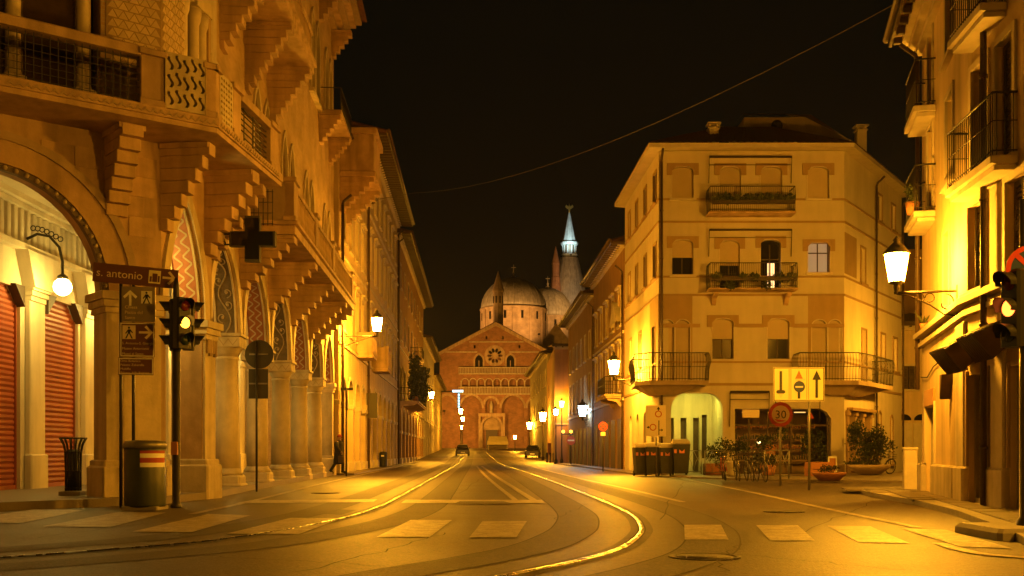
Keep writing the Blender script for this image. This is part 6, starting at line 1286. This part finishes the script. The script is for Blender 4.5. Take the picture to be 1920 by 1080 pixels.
# bicycles
def bicycle(x, y, rz, fm, label, first=[None]):
    W_ = T(x, y, .075) @ RZ(rz) @ RX(R(random.uniform(4, 8))); r = thing('bicycle', W_, label, 'bicycle', 'bicycles parked by the railing')
    for wx in (-.52, .52):
        t = MB(); t.tube([(wx + .33 * math.cos(a), 0, .335 + .33 * math.sin(a)) for a in [2 * math.pi * i / 28 for i in range(29)]], .018, 6, False); wh = t.build('wheel', 'rubber', r, W_)
        t = MB(); t.tube([(wx + .305 * math.cos(a), 0, .335 + .305 * math.sin(a)) for a in [2 * math.pi * i / 28 for i in range(29)]], .009, 4, False)
        for i in range(14): a = 2 * math.pi * i / 14; t.tube([(wx, .02 if i % 2 else -.02, .335), (wx + .3 * math.cos(a), 0, .335 + .3 * math.sin(a))], .0025, 3)
        t.build('rim', 'chrome', wh, W_)
        t = MB(); t.tube([(wx + .37 * math.cos(a), 0, .335 + .37 * math.sin(a)) for a in [R(20 + 12 * i) for i in range(13)]], .015, 4); t.build('mudguard', 'chrome', r, W_)
    f = MB(); A, B, C, D = (-.08, 0, .3), (-.2, 0, .78), (.36, 0, .72), (.38, 0, .62)
    for p_, q_ in ((A, B), (A, D), (B, C), (A, (-.52, .05, .335)), (A, (-.52, -.05, .335)), ((-.17, 0, .68), (-.52, .05, .335)), ((-.17, 0, .68), (-.52, -.05, .335)), ((.34, 0, .82), (.4, 0, .58)), ((.4, .05, .58), (.52, .05, .335)), ((.4, -.05, .58), (.52, -.05, .335))): f.tube([p_, q_], .016, 6)
    f.build('frame', fm, r, W_); s = MB(); s.add([(-.34, -.09, .88), (-.34, .09, .88), (-.2, .07, .9), (-.06, .02, .89), (-.06, -.02, .89), (-.2, -.07, .9), (-.3, 0, .83), (-.08, 0, .86)], [(0, 5, 2, 1), (5, 4, 3, 2), (0, 1, 6), (1, 2, 7, 6), (2, 3, 7), (4, 5, 7), (5, 0, 6, 7), (3, 4, 7)]); s.tube([B, (-.2, 0, .86)], .013, 5); s.build('saddle', 'rubber', r, W_)
    h = MB(); h.tube([(.2, -.28, .98), (.3, -.26, 1.0), (.33, -.1, 1.0), (.33, 0, .96), (.33, .1, 1.0), (.3, .26, 1.0), (.2, .28, .98)], .013, 6); h.tube([(.335, 0, .82), (.33, 0, .97)], .013, 5); h.build('handlebar', 'chrome', r, W_)
    c = MB(); c.M = T(-.08, .05, .3) @ RX(R(90)); c.lathe([(.09, 0), (.09, .008)], 16); c.M = None; c.tube([(-.08, .07, .3), (-.0, .08, .15)], .01, 4); c.tube([(-.08, -.07, .3), (-.16, -.08, .45)], .01, 4); c.box(-.05, .05, .08, .17, .135, .155); c.box(-.21, -.11, -.17, -.08, .44, .46); c.build('crank', 'chrome', r, W_)
    l = MB(); l.ball((.42, 0, .82), .045, 8, 6); l.build('headlamp', 'chrome', r, W_)
    k = MB()
    for zz in (.72, .8, .9): k.tube([(.42, -.15, zz), (.68, -.15, zz), (.68, .15, zz), (.42, .15, zz), (.42, -.15, zz)], .006, 4)
    for i in range(7): k.tube([(.42 + .043 * i, -.15, .72), (.42 + .043 * i, -.15, .9)], .004, 3); k.tube([(.42 + .043 * i, .15, .72), (.42 + .043 * i, .15, .9)], .004, 3)
    k.build('basket', 'iron', r, W_)
for i, (x, y, a, fm, lb) in enumerate(((7.45, 37.2, -100, 'red_paint', 'red-framed bicycle at the left end of the parked bicycles'), (7.75, 36.6, -96, 'iron', 'dark bicycle second from the left in the parked row'), (8.05, 36.1, -92, 'pole_grey', 'grey bicycle third from the left in the parked row'), (8.32, 35.6, -88, 'iron', 'dark bicycle nearest the camera at the right end of the row'), (7.6, 38.3, -98, 'red_paint', 'red bicycle half hidden behind the others by the pot'))): bicycle(x, y, R(a), fm, lb)
bicycle(16.5, 47.6, R(30), 'iron', 'lone dark bicycle behind the big bowl planter')

# ================================================================ vehicles, stall and person down the street
def car(x, y, rz, body, label, roofm=None):
    W_ = T(x, y, gz(y)) @ RZ(rz); r = thing('parked_car', W_, label, 'car')
    def loft(secs, m, name):
        b = MB(); n = len(secs[0]); vs = [p_ for s in secs for p_ in s]; b.add(vs, [(i * n + j, i * n + (j + 1) % n, (i + 1) * n + (j + 1) % n, (i + 1) * n + j) for i in range(len(secs) - 1) for j in range(n)], True); b.f += [tuple(range(n))[::-1], tuple(range((len(secs) - 1) * n, len(secs) * n))]; b.sm += [False, False]; return b.build(name, m, r, W_)
    def sec(y, w0, w1, z0, z1): return [(-w0, y, z0), (w0, y, z0), (w1, y, z0 + .3), (w1, y, z1 - .1), (w1 - .1, y, z1), (-w1 + .1, y, z1), (-w1, y, z1 - .1), (-w1, y, z0 + .3)]
    loft([sec(-2.0, .7, .72, .3, .72), sec(-1.9, .78, .82, .25, .82), sec(-1.0, .82, .86, .22, .95), sec(0, .82, .86, .22, .98), sec(1.2, .82, .86, .22, 1.0), sec(1.85, .78, .82, .25, .98), sec(1.98, .72, .75, .32, .85)], body, 'body')
    loft([[(-.76, -1.05, .94), (.76, -1.05, .94), (.76, -1.0, .95), (-.76, -1.0, .95)], [(-.62, -.35, 1.4), (.62, -.35, 1.4), (.66, -.3, .96), (-.66, -.3, .96)]], 'glass_dark', 'windscreen')
    loft([sec(-.95, .7, .74, .9, .96), sec(-.3, .6, .62, .9, 1.44), sec(1.0, .6, .62, .9, 1.46), sec(1.8, .66, .7, .9, 1.0)], 'glass_dark', 'cabin_glass')
    b = MB(); b.cbox(-.6, .6, -.32, 1.1, 1.42, 1.5, .04); b.build('roof', roofm or body, r, W_)
    for sx_ in (-.8, .8):
        for yy in (-1.3, 1.25): b = MB(); b.M = T(sx_, yy, .31) @ RY(R(90)); b.lathe([(.2, -.1), (.31, -.1), (.31, .1), (.2, .1)], 18); wh = b.build('wheel', 'rubber', r, W_); b = MB(); b.M = T(sx_, yy, .31) @ RY(R(90)); b.lathe([(.19, -.11), (.19, .11)], 12); b.build('rim', 'chrome', wh, W_)
        b = MB(); b.cbox(sx_ * .7 - .14, sx_ * .7 + .14, -1.97, -1.85, .6, .74, .03); b.build('headlight', 'sign_white', r, W_)
        b = MB(); b.cbox(sx_ * 1.12 - .08, sx_ * 1.12 + .08, -.8, -.68, .95, 1.08, .02); b.build('mirror', body, r, W_)
    b = MB(); b.box(-.26, .26, -2.02, -2.0, .38, .5); b.build('number_plate', 'sign_white', r, W_); b = MB(); b.box(-.5, .5, -2.0, -1.96, .52, .6); b.build('grille', 'iron', r, W_)
car(-6.5, 140, R(4), 'car_dark', 'small dark car with a pale roof facing us at the far left', 'car_pale')
car(2.5, 128, R(-3), 'car_dark', 'dark car parked at the far right below the lamps')
mk = thing('market_stall', T(-2.6, 196, gz(196)), 'market stall under a pale canvas sheet before the church steps', 'stall'); b = MB(); b.add([(-1.9, -1.3, 1.5), (1.9, -1.3, 1.5), (1.9, 1.3, 1.5), (-1.9, 1.3, 1.5), (-1.6, -.2, 2.5), (1.6, -.2, 2.5), (1.6, .3, 2.5), (-1.6, .3, 2.5), (-1.95, -1.35, .95), (1.95, -1.35, .95)], [(0, 1, 5, 4), (1, 2, 6, 5), (2, 3, 7, 6), (3, 0, 4, 7), (4, 5, 6, 7), (8, 9, 1, 0)]); b.build('canvas', 'canvas', mk); b = MB(); b.cbox(-1.7, 1.7, -1.0, 1.0, .2, 1.0, .03); b.build('counter', 'wood_dark', mk)
for sx_ in (-1.7, 1.7): b = MB(); b.box(sx_ - .04, sx_ + .04, -1.1, -1.02, 0, 1.5); b.build('leg', 'pole_grey', mk)
nb = thing('poster_column', T(4.0, 108, gz(108)), 'orange poster panel standing on legs at the far right', 'sign'); b = MB(); b.cbox(-.4, .4, -.06, .06, .7, 1.9, .02); b.build('panel', 'sign_orange', nb); b = MB(); [b.box(x - .03, x + .03, -.03, .03, 0, .7) for x in (-.35, .35)]; b.build('leg', 'pole_dark', nb)
for i in range(5): bo = thing('bollard', T(3.4 + .28 * i, 104 - 1.2 * i, gz(104 - 1.2 * i)), ('farthest', 'second', 'middle', 'fourth', 'nearest')[i] + ' dark bollard in the row at the far right kerb', 'bollard', 'bollards at the far kerb'); b = MB(); b.lathe([(.11, 0), (.11, .1), (.08, .15), (.08, .8), (.1, .84), (.1, .9), (.03, .98)], 10); b.build('post', 'iron', bo)
for i, (x, y) in enumerate(((-9.0, 71.5), (-9.05, 72.4))): wb = thing('litter_bin', T(x + .35, y, .08), ('nearer', 'farther')[i] + ' of two dark bins at the foot of the left arcade', 'bin', 'bins by the left arcade'); b = MB(); b.lathe([(.2, 0), (.22, .1), (.24, .85), (.26, .9), (.2, .98), (.05, 1.02)], 12); b.build('body', 'plastic_dark', wb); b = MB(); b.cbox(-.1, .1, -.26, -.2, .68, .78, .01); b.build('slot', 'sign_white', wb)

# person walking out of the arcade
def person(x, y, rz):
    W_ = T(x, y, .09) @ RZ(rz); r = thing('person', W_, 'person in a long dark coat and red cap walking out of the left arcade', 'person')
    J = {'pel': (0, 0, .92), 'wai': (0, .0, 1.08), 'che': (0, -.02, 1.3), 'nec': (0, -.03, 1.47), 'hea': (0, -.05, 1.58), 'top': (0, -.05, 1.70),
         'hL': (.10, 0, .88), 'kL': (.11, -.16, .50), 'aL': (.11, -.14, .09), 'tL': (.11, -.30, .05), 'hR': (-.10, 0, .88), 'kR': (-.11, .10, .49), 'aR': (-.11, .34, .13), 'tR': (-.11, .24, .03),
         'sL': (.19, -.01, 1.40), 'eL': (.26, .10, 1.13), 'wL': (.25, .02, .88), 'sR': (-.19, -.01, 1.40), 'eR': (-.26, -.08, 1.14), 'wR': (-.24, -.24, .96)}
    E = [('pel', 'wai'), ('wai', 'che'), ('che', 'nec'), ('nec', 'hea'), ('hea', 'top'), ('pel', 'hL'), ('hL', 'kL'), ('kL', 'aL'), ('aL', 'tL'), ('pel', 'hR'), ('hR', 'kR'), ('kR', 'aR'), ('aR', 'tR'), ('che', 'sL'), ('sL', 'eL'), ('eL', 'wL'), ('che', 'sR'), ('sR', 'eR'), ('eR', 'wR')]
    rad = {'pel': .15, 'wai': .14, 'che': .16, 'nec': .06, 'hea': .095, 'top': .08, 'hL': .1, 'hR': .1, 'kL': .065, 'kR': .065, 'aL': .045, 'aR': .045, 'tL': .04, 'tR': .04, 'sL': .075, 'sR': .075, 'eL': .05, 'eR': .05, 'wL': .035, 'wR': .035}
    K = list(J)
    for w_, sgn in (('wL', 1), ('wR', -1)):
        for f in range(5):
            a = Vector(J[w_]); n = w_ + 'f%d' % f; o = Vector((0, -.02 + .018 * (f - 2), -.06 if f < 4 else -.03)) if f else Vector((0, -.05, -.035)); J[n] = tuple(a + o); J[n + 'e'] = tuple(a + o + Vector((-.01 * sgn, -.012, -.06 + .008 * abs(f - 2)))); rad[n] = .011; rad[n + 'e'] = .008; E += [(w_, n), (n, n + 'e')]
    K = list(J); me = bpy.data.meshes.new('body'); me.from_pydata([J[k_] for k_ in K], [(K.index(a), K.index(b_)) for a, b_ in E], [])
    me.materials.append(MATS['skin']); o = inst('body', me, r, W_)
    sk = o.modifiers.new('skin', 'SKIN'); lay = me.skin_vertices[0].data
    for i, k_ in enumerate(K): lay[i].radius = (rad[k_], rad[k_]); lay[i].use_root = (k_ == 'pel')
    o.modifiers.new('sub', 'SUBSURF').levels = 1; o.modifiers['sub'].render_levels = 2
    c = MB(); c.lathe([(.25, .42), (.23, .7), (.19, .95), (.185, 1.1), (.21, 1.3), (.19, 1.42), (.085, 1.5), (.07, 1.52)], 16, 0, -.01, 0, True, 1.08)
    for s_ in ('L', 'R'): c.tube([Vector(J['s' + s_]) + Vector((0, 0, .01)), J['e' + s_], Vector(J['w' + s_]).lerp(Vector(J['e' + s_]), .08)], [.095, .068, .052], 8)
    c.build('coat', 'coat', r, W_)
    t = MB()
    for s_ in ('L', 'R'): t.tube([J['h' + s_], J['k' + s_], Vector(J['a' + s_]) + Vector((0, 0, -.0))], [.115, .08, .062], 8)
    t.build('trousers', 'coat', r, W_)
    s = MB()
    for s_ in ('L', 'R'): a, b_ = Vector(J['a' + s_]), Vector(J['t' + s_]); s.tube([a + (a - b_) * .35, a, b_, b_ + (b_ - a) * .25], [.045, .06, .055, .03], 8)
    s.build('shoes', 'rubber', r, W_)
    h = MB(); h.lathe([(.108, 1.645), (.112, 1.69), (.09, 1.75), (.03, 1.775), (.0001, 1.777)], 14, 0, -.05, 0); h.add([(-.09, -.13, 1.655), (.09, -.13, 1.655), (.07, -.24, 1.645), (-.07, -.24, 1.645), (-.09, -.13, 1.665), (.09, -.13, 1.665), (.07, -.24, 1.655), (-.07, -.24, 1.655)], [(0, 1, 2, 3), (4, 5, 6, 7), (3, 2, 6, 7), (0, 3, 7, 4), (1, 2, 6, 5)]); h.build('cap', 'cap_red', r, W_)
    f = MB(); f.ball((0, -.155, 1.59), .018, 6, 4, 1.4); [f.ball((sg_ * .1, -.04, 1.6), .022, 6, 4, 1.4) for sg_ in (-1, 1)]; f.build('nose_and_ears', 'skin', r, W_); f = MB(); [f.ball((sg_ * .035, -.137, 1.625), .010, 6, 4) for sg_ in (-1, 1)]; f.box(-.028, .028, -.146, -.138, 1.538, 1.546); f.build('eyes_and_mouth', 'coat', r, W_)
    b = MB(); b.cbox(-.32, -.22, -.38, -.1, .48, .8, .03); b.tube([(-.27, -.36, .8), (-.26, -.26, .95), (-.27, -.14, .8)], .012, 5); b.build('bag', 'wood_dark', r, W_)
person(-7.85, 48.3, R(75))

# ================================================================ thin even haze box, added to give the lamps a soft halo; sky outside
hz = MB(); hz.box(-420, 420, -65, 430, -3, 80)
m, nt, b = _new('halo_haze'); nt.nodes.remove(b); pv = nt.nodes.new('ShaderNodeVolumePrincipled'); pv.inputs['Color'].default_value = (.9, .88, .82, 1); pv.inputs['Density'].default_value = .00017; pv.inputs['Anisotropy'].default_value = .3
nt.links.new(pv.outputs[0], nt.nodes['Material Output'].inputs['Volume'])
hz = hz.build('haze', 'halo_haze'); hz['kind'] = 'stuff'
